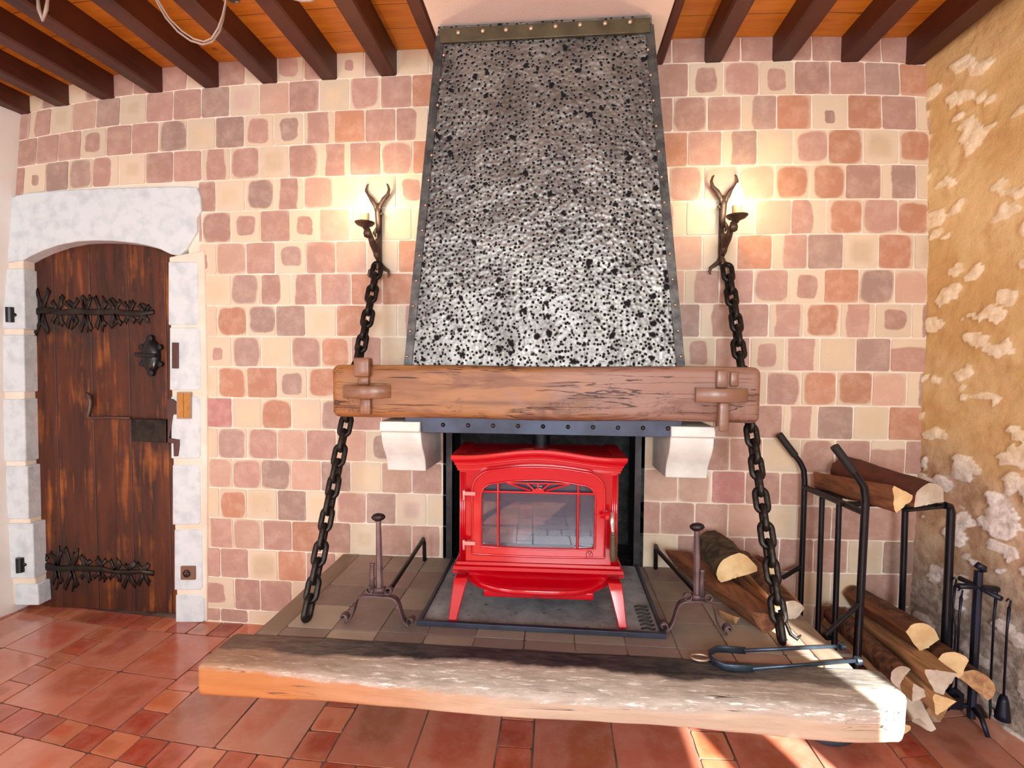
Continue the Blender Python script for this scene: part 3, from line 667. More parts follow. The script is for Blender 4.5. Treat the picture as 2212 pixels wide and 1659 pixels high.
def hwedge(x0, x1, za, zb_, bulge, M=M_peg):
    """key driven sideways through the tenon, face bowed outwards"""
    mb = MB(); n = 14; s = []
    for i in range(n+1):
        u = i/n; x = x0+(x1-x0)*u; y = -.424-bulge*math.sin(PI*min(1, .08+u*.92))**.7
        zz0 = za+.003*nz((x, 0, 1), 9); zz1 = zb_+.003*nz((x, 1, 1), 9)
        s.append([(x, y+.004, zz0), (x, y, zz0+.006), (x, y, zz1-.006), (x, y+.004, zz1), (x, -.40, zz1), (x, -.40, zz0)])
    for g in s: mb.v += g
    for i in range(n):
        for k in range(6): l = (k+1) % 6; mb.f.append((i*6+l, i*6+k, (i+1)*6+k, (i+1)*6+l)); mb.m.append(0)
    mb.f += [tuple(range(6)), tuple(range(n*6, n*6+6))[::-1]]; mb.m += [0, 0]
    obj('wedge', mb, M, mantel, smooth='auto')
hwedge(at(736, 850, 1, -.46).x, at(838, 850, 1, -.46).x, 1.236, 1.290, .042)
hwedge(at(1507, 850, 1, -.46).x, at(1624, 850, 1, -.46).x, 1.240, 1.294, .045)
def vpeg(px0, px1, za, zb_, y0=-.45, top=None):
    a, b = at(px0, 850, 1, y0).x, at(px1, 850, 1, y0).x
    obj('peg', MB().rbox(a, b, y0, -.40, za, zb_, .008, .03), M_peg, mantel, smooth=True)
vpeg(776, 800, 1.166, 1.236, -.440); vpeg(772, 796, 1.290, 1.328, -.438); vpeg(763, 797, 1.325, 1.405, -.452)
vpeg(1555, 1577, 1.125, 1.240, -.452); vpeg(1548, 1573, 1.294, 1.365, -.440); vpeg(1577, 1596, 1.300, 1.360, -.432)
# ------------------------------------------------------------------ stone corbels
def corbel(x0, x1, label, side):
    prof = [(0, 1.135), (-.385, 1.135), (-.392, 1.095), (-.375, 1.088), (-.372, 1.07), (-.366, 1.045), (-.350, 1.015), (-.325, .985), (-.305, .955), (-.297, .925), (-.292, .905), (0, .895)]
    mb = MB(); n = 6
    def P(x, y, z): return (x+.002*nz((x, y*9, z*9), 1, 3), y+.003*nz((x*9, y*7, z*9), 1, 5), z)
    mb.prism([Vector(P(x0, y, z)) for y, z in prof], (x1-x0, 0, 0))
    tag(obj('stone_corbel', mb, M_corb, bevel=.004), label, 'corbel', 'corbels under the mantel beam')
M_corb = plain('pale_limestone', (232, 236, 230), .85, c2=(214, 220, 212), nscale=10, bump=.35, bscale=60)
corbel(-.775, -.600, 'left pale stone corbel under the mantel beam, by the lower hood strip', 0); corbel(.437, .610, 'right pale stone corbel under the mantel beam, shaded on its inner side', 1)
# ------------------------------------------------------------------ recess behind the stove
t = NT('sooty_iron_lining'); v = t.coord(); n = t.noise(v, 22, 5, .65); t.bump(n, .8, .02)
M_soot = t.done(t.mix(t.mr(n, .45, .7), srgb(14, 16, 18), srgb(54, 58, 60)), .6)
mb = MB(); a, b, d = OPX0, OPX1, .30
mb.box(a-.03, a, .0, d, .3, OPZ+.1).box(b, b+.03, .0, d, .3, OPZ+.1).box(a-.03, b+.03, d, d+.04, .3, OPZ+.1).box(a-.03, b+.03, .0, d+.04, OPZ, OPZ+.03).box(a, b, 0, d, .3, .395)
obj('firebox_lining', mb, M_soot, origin=(-.1, .15, .3)); tag(bpy.data.objects['firebox_lining'], 'black sooty fireplace recess lining behind the red stove', 'fireplace')
tag(obj('opening_post', MB().box(a-.012, a+.018, -.012, .003, .402, OPZ-.005), M_steel), 'thin dark steel post along the left side of the fireplace opening', 'post')
tag(obj('opening_post', MB().box(b-.018, b+.012, -.012, .003, .402, OPZ-.005), M_steel), 'thin dark steel post along the right side of the fireplace opening', 'post')
o = obj('stove_pipe', MB().tube([(-.095, -.17, 1.0), (-.095, -.17, 1.36)], .04, 20).lathe([(.048, 0), (.048, .03)], (-.095, -.17, 1.06), n=20), plain('dark_flue_pipe', (26, 28, 34), .4, .6), smooth='auto'); tag(o, 'dark flue pipe rising behind the top of the red stove', 'pipe')
# ------------------------------------------------------------------ hearth
HX0, HX1 = -1.112, .948
mb = MB().box(-.98, .86, -.50, -.004, .002, .32)
M_ashlar = plain('hearth_masonry', (150, 110, 90), .9, c2=(110, 80, 66), nscale=7, bump=.4)
hearth = thing('raised_hearth', (-.08, -.45, 0), 'raised tiled hearth framed in timber, carrying the red stove', 'hearth')
obj('base', mb, M_ashlar, hearth)
rnd = random.Random(21); T = Tiles(); T.mb.box(HX0+.09, HX1-.09, -.765, -.004, .33, .3965)
def hl():
    c = rnd.choice('YPGYYG'); e, m, cx, cy, rx, ry, so = tile_look(c, rnd); d = rnd.uniform(.70, .95)
    return tuple(x*d for x in e), tuple(x*d for x in m), cx, cy, rx, ry, so
def fnh(u, w): return Vector((u, w, .4))
yj = [-.004, -.17, -.35, -.53, -.705, -.765]; x = HX0+.09
while x < HX1-.10:
    for y1_, y0_ in zip(yj, yj[1:]): T.tile(fnh, x, min(x+.178, HX1-.09), y0_, y1_, hl(), rnd, (0, 0, .004), gap=.0025, jit=.0008)
    x += .178
t = M_hearthtile = tile_mat('sooty_hearth_tile', .6, mott=.2)
nt = M_hearthtile.node_tree; bs = nt.nodes['Principled BSDF']; src = bs.inputs['Base Color'].links[0].from_socket
class _N(NT):
    def __init__(s, m): s.mat = m; s.t = m.node_tree; s.n = s.t.nodes; s.b = s.n['Principled BSDF']
t = _N(M_hearthtile); v = t.coord(); xyz = t.sep(v); n = t.noise(v, 5, 4, .6)
d = t.math('ADD', t.math('ABSOLUTE', t.math('ADD', xyz[0], .02)), t.math('MULTIPLY', n, .35)); sm = t.mr(d, .95, .45, 0, .6, True)
nt.links.new(t.mix(sm, t.mix(.45, src, srgb(150, 138, 128)), srgb(84, 82, 86)), bs.inputs['Base Color'])
ho = obj('tiled_top', T.mb, [plain('hearth_joint', (150, 136, 120), .9, c2=(84, 74, 68), nscale=5), M_hearthtile], hearth); T.attach(ho)
# timber frame
t = NT('weathered_hearth_oak'); v = t.coord(); xyz = t.sep(v); g = t.noise(t.coord((1.4, 14, 14)), 1.6, 6, .62, .7); big = t.noise(v, 3.5, 4, .6); fine = t.noise(t.coord((6, 26, 26)), 2, 5, .7)
base = t.mix(t.mr(g, .38, .64), srgb(206, 192, 172), srgb(176, 158, 136)); base = t.mix(t.mr(big, .45, .6, 0, .5), base, srgb(192, 172, 150))
xl = t.math('ADD', xyz[0], t.math('MULTIPLY', big, .6)); base = t.mix(t.mr(xl, .45, -.6, 0, .95, True), base, t.mix(g, srgb(186, 128, 66), srgb(148, 92, 44)))
lft = t.mr(xyz[0], -.95, -.35, .032, 0); wv_ = t.math('SUBTRACT', t.math('ADD', xyz[2], t.math('MULTIPLY', t.math('SUBTRACT', fine, .5), .03)), lft); ft = t.mr(t.math('ADD', wv_, t.math('MULTIPLY', t.math('SUBTRACT', big, .5), .05)), .056, .066)      # worn grey arris, local z
gx = t.mr(t.math('ADD', xyz[0], t.math('MULTIPLY', big, .3)), -.95, -.35, .35, 1); base = t.mix(t.math('MULTIPLY', ft, t.math('MULTIPLY', gx, .8)), base, t.mix(t.mr(t.noise(t.coord((9, 60, 60)), 1.6, 4, .7), .56, .64), t.mix(t.mr(fine, .4, .6), srgb(158, 154, 146), srgb(188, 184, 174)), srgb(240, 240, 236)))
yy = t.math('ADD', xyz[1], t.math('MULTIPLY', t.math('SUBTRACT', big, .5), .12)); soot = t.mr(yy, -.012, .012, 0, 1, True)
soot = t.math('MULTIPLY', soot, t.mr(t.math('ADD', xyz[2], 0.0), .070, .10)); sx = t.mr(t.math('ADD', t.math('ABSOLUTE', xyz[0]), t.math('MULTIPLY', fine, .3)), 1.15, .6, .62, 1)
base = t.mix(t.math('MULTIPLY', soot, sx), base, t.mix(t.mr(fine, .42, .66), srgb(22, 25, 36), srgb(74, 70, 70)))
c1 = t.noise(t.coord((.8, 30, 30)), 1.1, 2, .5, .2); crk = t.math('MULTIPLY', t.mr(t.math('ABSOLUTE', t.math('SUBTRACT', c1, .5)), .006, .001), t.mr(t.noise(v, 3, 2), .52, .62)); base = t.mix(crk, base, srgb(30, 22, 20))
t.bump(t.math('SUBTRACT', t.math('MULTIPLY', fine, .6), crk), .5, .008); M_hbeam = t.done(base, .6)
BY0, BY1 = -.965, -.762
def dfr(q):
    x, y, z = q
    lo = .292+.012*nz((x*2, 3, 1), 1, 2)+(.012*math.sin((x+1.2)*1.8)); k = (z-.285)/(.405-.285); 
    z2 = lo+(.405-lo)*k
    ch = max(0, (-.86-y))/.105            # worn front arris sinks in the middle
    wv = .5+.5*math.exp(-((x+.15)/.55)**2)
    z2 -= k*ch*ch*.042*wv*(.75+.5*nz((x*4, 1, 2), 1, 3))*min(1, max(.15, (x+1.15)/.7))*min(1, max(.25, (1.2-x)/.8))
    y2 = y+.012*nz((x*1.6, z, 3), 1, 7)*ch+.004*nz((x*8, y*8, z*20), 1, 5)+(.020*max(0, x-.8)*5*ch)
    if x > .93 and ch > .3: x -= .05*ch*ch*(x-.93)/.1
    return Vector((x+.02*max(0, -1.1-x)*0, y2, z2+.0022*nz((x*6, y*14, 2), 1, 9)))
mbx = MB().rbox(-1.185, 1.03, BY0, BY1, .285, .405, .02, .018, dfr)
ORG_HB = Vector((-.08, -.865, .3))
hb_ = thing('hearth_front_beam', ORG_HB, 'long weathered timber along the front edge of the raised hearth, dark with soot', 'beam')
obj('beam', mbx, M_hbeam, hb_, smooth=True)
M_sideb = wood('weathered_side_oak', (158, 144, 128), (122, 106, 92), (140, 122, 104), axis=1, rough=.6, crack=.7)
obj('left_border', MB().rbox(HX0, HX0+.092, -.768, -.004, .29, .402, .008, .03, lambda q: q+Vector((.003*nz(q, 8, 1), 0, .002*nz(q, 12, 2)))), M_sideb, hearth, smooth=True)
obj('right_border', MB().rbox(HX1-.092, HX1, -.768, -.004, .29, .402, .008, .03, lambda q: q+Vector((.003*nz(q, 8, 1), 0, .002*nz(q, 12, 2)))), M_sideb, hearth, smooth=True)
# ash tray under the stove
t = NT('scorched_tray'); v = t.coord(); n = t.noise(v, 6, 5, .65); n2 = t.noise(v, 40, 4, .6)
base = t.mix(t.mr(n, .38, .62), srgb(168, 180, 186), srgb(126, 132, 138)); base = t.mix(t.mr(n2, .6, .72, 0, .8), base, srgb(50, 42, 40)); t.bump(n2, .2, .004)
M_tray = t.done(base, .5, .2)
tray = thing('floor_plate', (-.09, -.33, .4), 'blue grey steel floor plate with raised rim under the red stove', 'plate')
obj('plate', MB().box(-.53, .365, -.635, -.02, .4015, .406), M_tray, tray)
mb = MB().box(-.54, .375, -.652, -.634, .4015, .419).box(-.54, -.525, -.634, -.02, .4015, .415).box(.36, .375, -.634, -.02, .4015, .415); obj('rim', mb, M_blue, tray, bevel=.002)
mb = MB()
for k in range(7):
    y = -.60+k*.028
    for s in (.315,): mb.tube([(s-.02, y, .407), (s, y+.006, .409), (s+.025, y-.004, .409), (s+.03, y+.006, .407)], .0035, 6)
obj('cast_relief', mb, M_steel, tray, smooth=True)
# ------------------------------------------------------------------ red stove
RED = plain('red_enamel', (188, 0, 24), .2, 0, c2=(180, 0, 22), nscale=3, **{'Coat Weight': .8, 'Coat Roughness': .06, 'Specular IOR Level': .5})
SA = math.radians(1.5); SO = Vector((-.095, -.5, 0))
SM = Matrix.Translation(SO)@Matrix.Rotation(SA, 4, 'Z')
def S(x, y, z): return SM@Vector((x, y, z))
def smb(mb): mb.v = [tuple(SM@Vector(v)) for v in mb.v]; return mb
stove = thing('wood_stove', SM@Vector((0, .15, .41)), 'glossy red cast iron wood stove with glass door on the hearth', 'stove')
W = .312
# body
def arch_top(x, side, mid, half): return side+(mid-side)*(math.cos(PI*min(1, abs(x)/half))*.5+.5)
mb = MB()
mb.box(-W, W, .0, .315, .578, 1.0)
obj('body', smb(mb), RED, stove, bevel=.006)
mb = MB(); tp = [(-.335, -.005), (.335, -.005), (.335, .20), (.275, .335), (-.275, .335), (-.335, .20)]
mb.prism([Vector((x, y, 1.0)) for x, y in tp], (0, 0, .018)); obj('top_plate', smb(mb), RED, stove, bevel=.004)
# cornice: moulded, arched
def cornice():
    mb = MB(); prof = [(0.0, .962), (-.008, .962), (-.009, .972), (-.013, .974), (-.013, .983), (-.018, .986), (-.019, .994), (-.026, 1.004), (-.031, 1.014), (-.031, 1.026), (.02, 1.026), (.02, .962)]
    n = 48; k = len(prof); V = []
    pathx = [(-1, .30)]+[(-1+2*i/n, 0) for i in range(n+1)]+[(1, .30)]
    for i, (u, back) in enumerate(pathx):
        for (o_, z) in prof:
            hw = W-.002
            x = u*hw; rise = arch_top(u, 0, .026, .95)*1.0
            if abs(u) < 1: X = x; Y = o_
            else:
                X = u*(hw - o_) ; Y = o_ if back == 0 else back
            V.append((X, Y, z+rise))
    mb.v = V
    for i in range(len(pathx)-1):
        for j in range(k): l = (j+1) % k; mb.f.append((i*k+l, i*k+j, (i+1)*k+j, (i+1)*k+l)); mb.m.append(0)
    mb.f += [tuple(range(k)), tuple(range((len(pathx)-1)*k, len(pathx)*k))[::-1]]; mb.m += [0, 0]
    return mb
obj('cornice', smb(cornice()), RED, stove, smooth='auto')
# front panel with opening for the door is a slab; pilasters, base skirt
mb = MB()
for s in (-1, 1):
    mb = MB()
    for k in range(3): mb.tube([(s*(.290+.0075*k), -.004, .60), (s*(.290+.0075*k), -.004, .955)], .0045, 8)
    obj('fluting', smb(mb), RED, stove, smooth=True)

def rring(half, z0, z1, rad, rise, n=10, bot=.004):
    """outline of an arched door: list of (x,z)"""
    pts = [(-half, z0+bot), (-half+bot, z0)]
    pts += [(-half+bot+(2*half-2*bot)*i/6, z0-.004*math.sin(PI*i/6)) for i in range(1, 6)]
    pts += [(half-bot, z0), (half, z0+bot)]
    for i in range(n+1): a = PI/2*i/n; pts.append((half-rad+rad*math.cos(a), z1-rad+rad*math.sin(a)))
    for i in range(1, n*2): u = 1-2*i/(n*2); x = u*(half-rad); pts.append((x, z1+rise*(1-u*u)))
    for i in range(n+1): a = PI/2+PI/2*i/n; pts.append((-half+rad+rad*math.cos(a), z1-rad+rad*math.sin(a)))
    return pts
def ring_solid(mb, outer, inner, y0, y1, m=0):
    n = len(outer); o = len(mb.v)
    for pts, y in ((outer, y0), (inner, y0), (inner, y1), (outer, y1)): mb.v += [(x, y, z) for x, z in pts]
    for i in range(n):
        j = (i+1) % n
        for a, b in ((0, 1), (1, 2), (2, 3), (3, 0)): mb.f.append((o+a*n+i, o+a*n+j, o+b*n+j, o+b*n+i)); mb.m.append(m)
mb = MB(); out = rring(.262, .632, .975, .085, .016); inn = rring(.218, .672, .915, .05, .016); ring_solid(mb, out, inn, -.030, .002)
out2 = rring(.252, .642, .965, .078, .016); inn2 = rring(.246, .648, .959, .074, .016)
door = obj('stove_door', smb(mb), RED, stove, bevel=.004)
mb = MB(); 
def loop(pts, y, r): mb.tube([(x, y, z) for x, z in pts], r, 6, closed=True)
loop(rring(.256, .638, .969, .08, .016), -.030, .004); loop(rring(.222, .668, .919, .052, .016), -.031, .0035); obj('moulding', smb(mb), RED, door, smooth=True)
mb = MB(); zt_ = .885; T_ = lambda a, b, r=.0045: mb.tube([(a[0], -.026, a[1]), (b[0], -.026, b[1])], r, 8)
T_((-.22, zt_), (.22, zt_)); T_((-.155, .672), (-.155, .925)); T_((.155, .672), (.155, .925))
T_((-.12, .921), (.12, .921), .0035)
for ang in (-.122, -.045, 0, .045, .122): T_((ang*.25, .892), (ang, .921), .0038)
mb.prism([Vector((.028*math.cos(PI*k/12), -.032, .884+.018*math.sin(PI*k/12))) for k in range(13)], (0, .008, 0))
obj('glazing_bars', smb(mb), RED, door, smooth='auto')
gm = NT('stove_glass'); M_glass = gm.done(srgb(120, 140, 170), .02, 0, **{'Transmission Weight': .8, 'IOR': 1.7}); 
mb = MB(); g_in = rring(.222, .668, .919, .052, .016); mb.add([(x, -.008, z) for x, z in g_in], [tuple(range(len(g_in)))]); mb.v = mb.v
obj('glass', smb(MB().prism([Vector((x, -.010, z)) for x, z in g_in], (0, .004, 0))), M_glass, door)
M_brick = plain('pale_firebrick', (104, 108, 118), .8, c2=(58, 62, 74), nscale=7, bump=.3, bscale=30)
# the chamber is a box of its own in front of the body, so it reads as deep
for o_ in list(bpy.data.objects):
    if o_.name == 'body' and o_.parent == stove: bpy.data.objects.remove(o_)
mb = MB(); e = .02
mb.box(-W, -W+e+.04, 0, .315, .578, 1.0).box(W-e-.04, W, 0, .315, .578, 1.0).box(-W+.06, W-.06, .295, .315, .578, 1.0).box(-W+.06, W-.06, 0, .295, .96, 1.0).box(-W+.06, W-.06, 0, .295, .578, .655)
obj('body', smb(mb), RED, stove, bevel=.004)
mb = MB(); ring_solid(mb, rring(.306, .590, .985, .004, 0), rring(.228, .664, .923, .055, .016), -.003, .003); obj('front_plate', smb(mb), RED, stove)
mb = MB(); mb.box(-.25, -.235, .004, .29, .656, .958).box(.235, .25, .004, .29, .656, .958).box(-.235, .235, .275, .294, .656, .958).box(-.235, .235, .03, .275, .945, .958).box(-.235, .235, .004, .275, .656, .662)
obj('firebox', smb(mb), M_brick, stove)
mb = MB()
for k in range(16):
    x = -.225+k*.030; mb.lathe([(.001, 0), (.013, 0), (.013, .012), (.001, .012)], (x, .035, .694), (0, -1, 0), 14)
mb.box(-.235, .235, .024, .034, .662, .694); obj('log_retainer', smb(mb), plain('pale_cast_iron', (170, 176, 176), .6), stove, smooth='auto')
# skirt, ash lip, drawer
mb = MB(); prof = [(-.002, .60), (-.012, .598), (-.014, .588), (-.024, .584), (-.026, .572), (-.022, .566), (-.012, .562), (-.008, .552), (0, .552)]
V = []; k = len(prof)
path = [(-1, .31), (-1, 0), (1, 0), (1, .31)]
for u, back in path:
    for o_, z in prof: V.append((u*(W-.004-o_), (o_ if back == 0 else back), z))
mb.v = V
for i in range(3):
    for j in range(k): l = (j+1) % k; mb.f.append((i*k+l, i*k+j, (i+1)*k+j, (i+1)*k+l)); mb.m.append(0)
mb.f += [tuple(range(k)), tuple(range(3*k, 4*k))[::-1]]; mb.m += [0, 0]
mb.box(-W, W, .0, .31, .550, .579)
mb.prism([Vector((x, -.006, z)) for x, z in ((-.338, .549), (.338, .549), (.336, .562), (.318, .592), (-.318, .592), (-.336, .562))], (0, .32, 0))
obj('base_skirt', smb(mb), RED, stove, smooth='auto')
# curved ash lip
mb = MB(); n = 36; prf = [(0.02, .568), (.10, .563), (.30, .556), (.52, .549), (.74, .542), (.90, .538), (1.0, .534), (1.02, .527), (1.0, .518), (.94, .512), (.80, .510), (.3, .515), (.0, .52)]; k = len(prf)
for i in range(n+1):
    u = -1+2*i/n; fy = -.022-.088*(1-abs(u)**3.0); x = u*.274
    for (f_, z) in prf: mb.v.append((x*(1-.03*(1-f_)), f_*fy, z+.012*abs(u)**5))
for i in range(n):
    for j in range(k): l = (j+1) % k; mb.f.append((i*k+j, (i+1)*k+j, (i+1)*k+l, i*k+l)); mb.m.append(0)
mb.f += [tuple(range(k))[::-1], tuple(range(n*k, (n+1)*k))]; mb.m += [0, 0]
obj('ash_lip', smb(mb), RED, stove, smooth='auto')
mb = MB().box(-.205, .215, -.078, .10, .490, .520); obj('ash_drawer', smb(mb), RED, stove, bevel=.006)
obj('air_slider', smb(MB().box(-.012, .014, -.082, -.074, .502, .507).tube([(-.012, -.084, .504), (.014, -.084, .504)], .004, 6)), M_iron, stove)
for sx, sy in ((-1, 0), (1, 0), (-1, 1), (1, 1)):
    mb = MB(); Y0 = -.045 if sy == 0 else .27; dy = -.06 if sy == 0 else .03; n = 12; g = []
    for i in range(n+1):
        tt = i/n; z = .556-(.556-.409)*tt; c = .300*sx+sx*(.022*tt**.9); w = .019*(1-tt)**.7+.017+(.003 if tt > .9 else 0); y = Y0+dy*tt**.8; dd = .022-.006*tt
        x0, x1 = c-w*(.9 if sx > 0 else .55), c+w*(.55 if sx > 0 else .9)
        g.append([(x0, y-dd, z), (x1, y-dd, z), (x1, y+dd, z), (x0, y+dd, z)])
    for q4 in g: mb.v += q4
    for i in range(n):
        for j in range(4): l = (j+1) % 4; mb.f.append((i*4+l, i*4+j, (i+1)*4+j, (i+1)*4+l)); mb.m.append(0)
    mb.f += [(0, 1, 2, 3), tuple(range(n*4, n*4+4))[::-1]]; mb.m += [0, 0]
    obj('leg', smb(mb), RED, stove, bevel=.003)
M_pink = plain('bright_hinge_metal', (226, 150, 150), .25, .5)
for z in (.878, .682):
    mb = MB().box(-.293, -.243, -.040, -.028, z-.007, z+.007).tube([(-.288, -.036, z-.026), (-.288, -.036, z+.012)], .0055, 8); obj('hinge', smb(mb), M_pink, door, bevel=.001)
mb = MB().lathe([(.016, 0), (.016, .018), (.009, .024), (.009, .04)], (.262, -.028, .808), (0, -1, 0), 14)
mb.tube([(.240, -.045, .806), (.255, -.052, .812), (.282, -.058, .822)], [.010, .009, .008], 8); hboss = obj('handle_boss', smb(mb), RED, door, smooth='auto')
obj('handle_stem', smb(MB().tube([(.280, -.062, .826), (.281, -.066, .79), (.283, -.068, .76), (.284, -.068, .742)], [.006, .010, .008, .0085], 12)), plain('polished_steel', (220, 214, 214), .18, .9), door, smooth=True)
obj('handle_grip', smb(MB().tube([(.284, -.068, .744), (.284, -.068, .735), (.285, -.068, .70), (.286, -.068, .665), (.286, -.068, .645), (.286, -.068, .640)], [.011, .011, .013, .0145, .011, .009], 14)), plain('olive_wood_grip', (92, 78, 56), .4, c2=(60, 50, 36), nscale=20), door, smooth=True)
mb = MB(); c = (.2, -.031, .650); mb.tube([(c[0]+.0125*math.cos(a*PI/10), c[1], c[2]+.0125*math.sin(a*PI/10)) for a in range(20)], .0012, 6, closed=True)
mb.tube([(c[0]-.007, c[1], c[2]+.005), (c[0]-.002, c[1], c[2]+.006), (c[0], c[1], c[2]-.008), (c[0]+.007, c[1], c[2]+.009)], .0012, 6)
obj('emblem', smb(mb), plain('dark_red_relief', (120, 10, 24), .3), door, smooth=True, label='small round relief emblem with a V')
# ------------------------------------------------------------------ andirons
M_wrought = plain('rusty_wrought_iron', (118, 100, 102), .5, .55, c2=(84, 66, 66), nscale=16, bump=.4, bscale=50)
M_knob = plain('dark_iron_knob', (52, 44, 44), .4, .6)
def andiron(y, yb, feet, arch_z, px_post, base_z, knob_z, rear, label, short_dx):
    X = px_post; A = thing('andiron', (X, (y+yb)/2, .4), label, 'andiron', 'pair of andirons beside the stove')
    xl, xr = feet; mb = MB(); h = arch_z-.4
    L = [(xl+.004, .414), (xl+.022, .412), (xl+.020, .404+.018), (xl+.008, .408+.02), (xl+.006, .404+.012)]
    leg = lambda s, x: [(x-s*.010, .420), (x-s*.016, .430), (x-s*.004, .440), (x+s*.010, .432), (x+s*.010, .410), (x-s*.002, .4065), (x+s*.02, .418), (x+s*.034, .45), (x+s*.040, .48), (x+s*.052, arch_z-.006), (x+s*.078, arch_z+.002)]
    pts = leg(1, xl)+[(X+.0, arch_z+.003)]+leg(-1, xr)[::-1]
    # smooth the path
    sp = []
    for i in range(len(pts)-1):
        for k in range(3): t_ = k/3; sp.append((pts[i][0]*(1-t_)+pts[i+1][0]*t_, pts[i][1]*(1-t_)+pts[i+1][1]*t_))
    sp.append(pts[-1]); 
    for _ in range(2): sp = [sp[0]]+[((a[0]+2*b[0]+c[0])/4, (a[1]+2*b[1]+c[1])/4) for a, b, c in zip(sp, sp[1:], sp[2:])]+[sp[-1]]
    mb.tube([(a, y, b) for a, b in sp], [(.0045, .018)]*len(sp), 8, flat=None)
    obj('arched_foot', mb, M_wrought, A, smooth=True)
    # ribbon with two curls carrying the post
    mb = MB(); rp = []
    for s in (-1, 1):
        c = (X+s*.036, base_z-.006)
        mb.tube([(c[0]+.013*math.cos(a), y-.004, c[1]+.013*math.sin(a)) for a in [PI*2*k/12 for k in range(12)]], [(.0028, .012)]*12, 6, closed=True)
    mb.tube([(X-.036, y-.004, base_z-.019), (X+.036, y-.004, base_z-.019)], [(.0028, .014)]*2, 6); mb.box(X-.02, X+.02, y-.014, y+.012, base_z-.017, base_z+.004)
    obj('scroll_bracket', mb, M_wrought, A, smooth=True)
    mb = MB(); n = 10; kx = -.006
    g = []
    for i in range(n+1): t_ = i/n; g.append(((X+kx*t_, y+.008*t_, base_z+(knob_z-.012-base_z)*t_), (.0145-.0045*t_)))
    mb.tube([a for a, _ in g], [(r, r*.7) for _, r in g], 6, flat=(1, 0, 0)); obj('post', mb, M_wrought, A, smooth='auto')
    obj('finial', MB().lathe([(.001, -.014), (.012, -.013), (.024, -.004), (.027, .004), (.020, .014), (.008, .019), (.001, .020)], (X+kx, y+.006, knob_z), (.15, -.25, 1), 18, sx=1, sy=.8), M_knob, A, smooth=True)
    mb = MB(); x2 = X+short_dx; mb.tube([(x2, y-.012, base_z-.002), (x2-.001, y-.012, base_z+.05), (x2, y-.012, base_z+.092), (x2, y-.012, base_z+.098)], [(.011, .005), (.009, .0045), (.0085, .004), (.012, .006)], 6, flat=(1, 0, 0)); obj('short_prong', mb, M_wrought, A, smooth=True)
    mb = MB(); mb.tube([(X+.01, y+.01, base_z-.02), (X+.02, y+.08, base_z-.03), (rear, yb-.05, base_z-.028), (rear, yb, base_z-.022), (rear+.002, yb+.012, base_z-.05), (rear+.003, yb+.014, .4065)], [(.010, .010)]*6, 8)
    obj('shank', mb, plain('dark_bar', (58, 56, 58), .45, .7, c2=(40, 34, 32), nscale=14), A, smooth=True)
andiron(-.66, -.075, (-.812, -.562), .512, -.679, .542, .806, -.672, 'wrought iron andiron left of the red stove with an oval knob', -.024)
andiron(-.60, -.055, (.378, .600), .522, .494, .545, .792, .452, 'wrought iron andiron right of the red stove, in front of the logs', .012)
# ------------------------------------------------------------------ chains
M_chain = plain('forged_chain', (58, 54, 50), .42, .75, c2=(40, 36, 34), nscale=30, bump=.5, bscale=70)
link_me = None
def chain(P, Q, n, hook, label):
    global link_me
    P, Q = Vector(P), Vector(Q); A = thing('hanging_chain', P, label, 'chain', 'chains holding the mantel beam')
    d = (Q-P); L = d.length; d.normalize(); pitch = L/n
    if link_me is None:
        mb = MB(); r = .0116; hw = .0205; hl = pitch/2+r*.9; c = hl-hw; pts = []
        for k in range(9): a = PI*k/8; pts.append((hw*math.cos(a), 0, c+hw*math.sin(a)))
        for k in range(9): a = PI+PI*k/8; pts.append((hw*math.cos(a), 0, -c+hw*math.sin(a)))
        mb.tube(pts, r, 8, closed=True); link_me = bpy.data.meshes.new('link'); link_me.from_pydata(mb.v, [], mb.f); link_me.materials.append(M_chain); link_me.polygons.foreach_set('use_smooth', [True]*len(mb.f))
    yv = Vector((0, -1, 0)); yv = (yv-d*yv.dot(d)).normalized(); xv = yv.cross(d); qb = Matrix(((xv.x, yv.x, d.x), (xv.y, yv.y, d.y), (xv.z, yv.z, d.z))).to_quaternion(); rr = random.Random(4)
    for i in range(n):
        o = bpy.data.objects.new('link', link_me); COL.objects.link(o); o.parent = A
        sag = Vector((.004*nz((i*.37, 0, 0), 1, 3), .004*nz((0, i*.37, 0), 1, 5), 0))
        o.location = d*(pitch*(i+.5))+sag; o.rotation_mode = 'QUATERNION'; o.rotation_quaternion = qb@Quaternion((0, 0, 1), (PI/2 if i % 2 else 0)+.6*0+rr.uniform(-.18, .18))
    if hook: obj('end_hook', MB().tube([Vector(a) for a in hook], [.007]*(len(hook)-1)+[.003], 8), M_chain, A, smooth=True)
cl0 = Vector((-.909, -.035, 1.865)); cl1 = Vector((-.962, -.665, .417))
chain(cl0, cl1, 24, None, 'dark forged chain left of the stove, from the left sconce down to the hearth')
cr0 = Vector((.753, -.035, 1.84)); cr1 = Vector((.777, -.640, .417))
chain(cr0, cr1, 24, [cr1+Vector((.0, .03, .09)), cr1+Vector((.02, .02, .05)), cr1+Vector((.028, .0, .02)), cr1+Vector((.045, -.01, .010)), cr1+Vector((.06, -.005, .022))], 'dark forged chain right of the stove, from the right sconce down to the hearth')
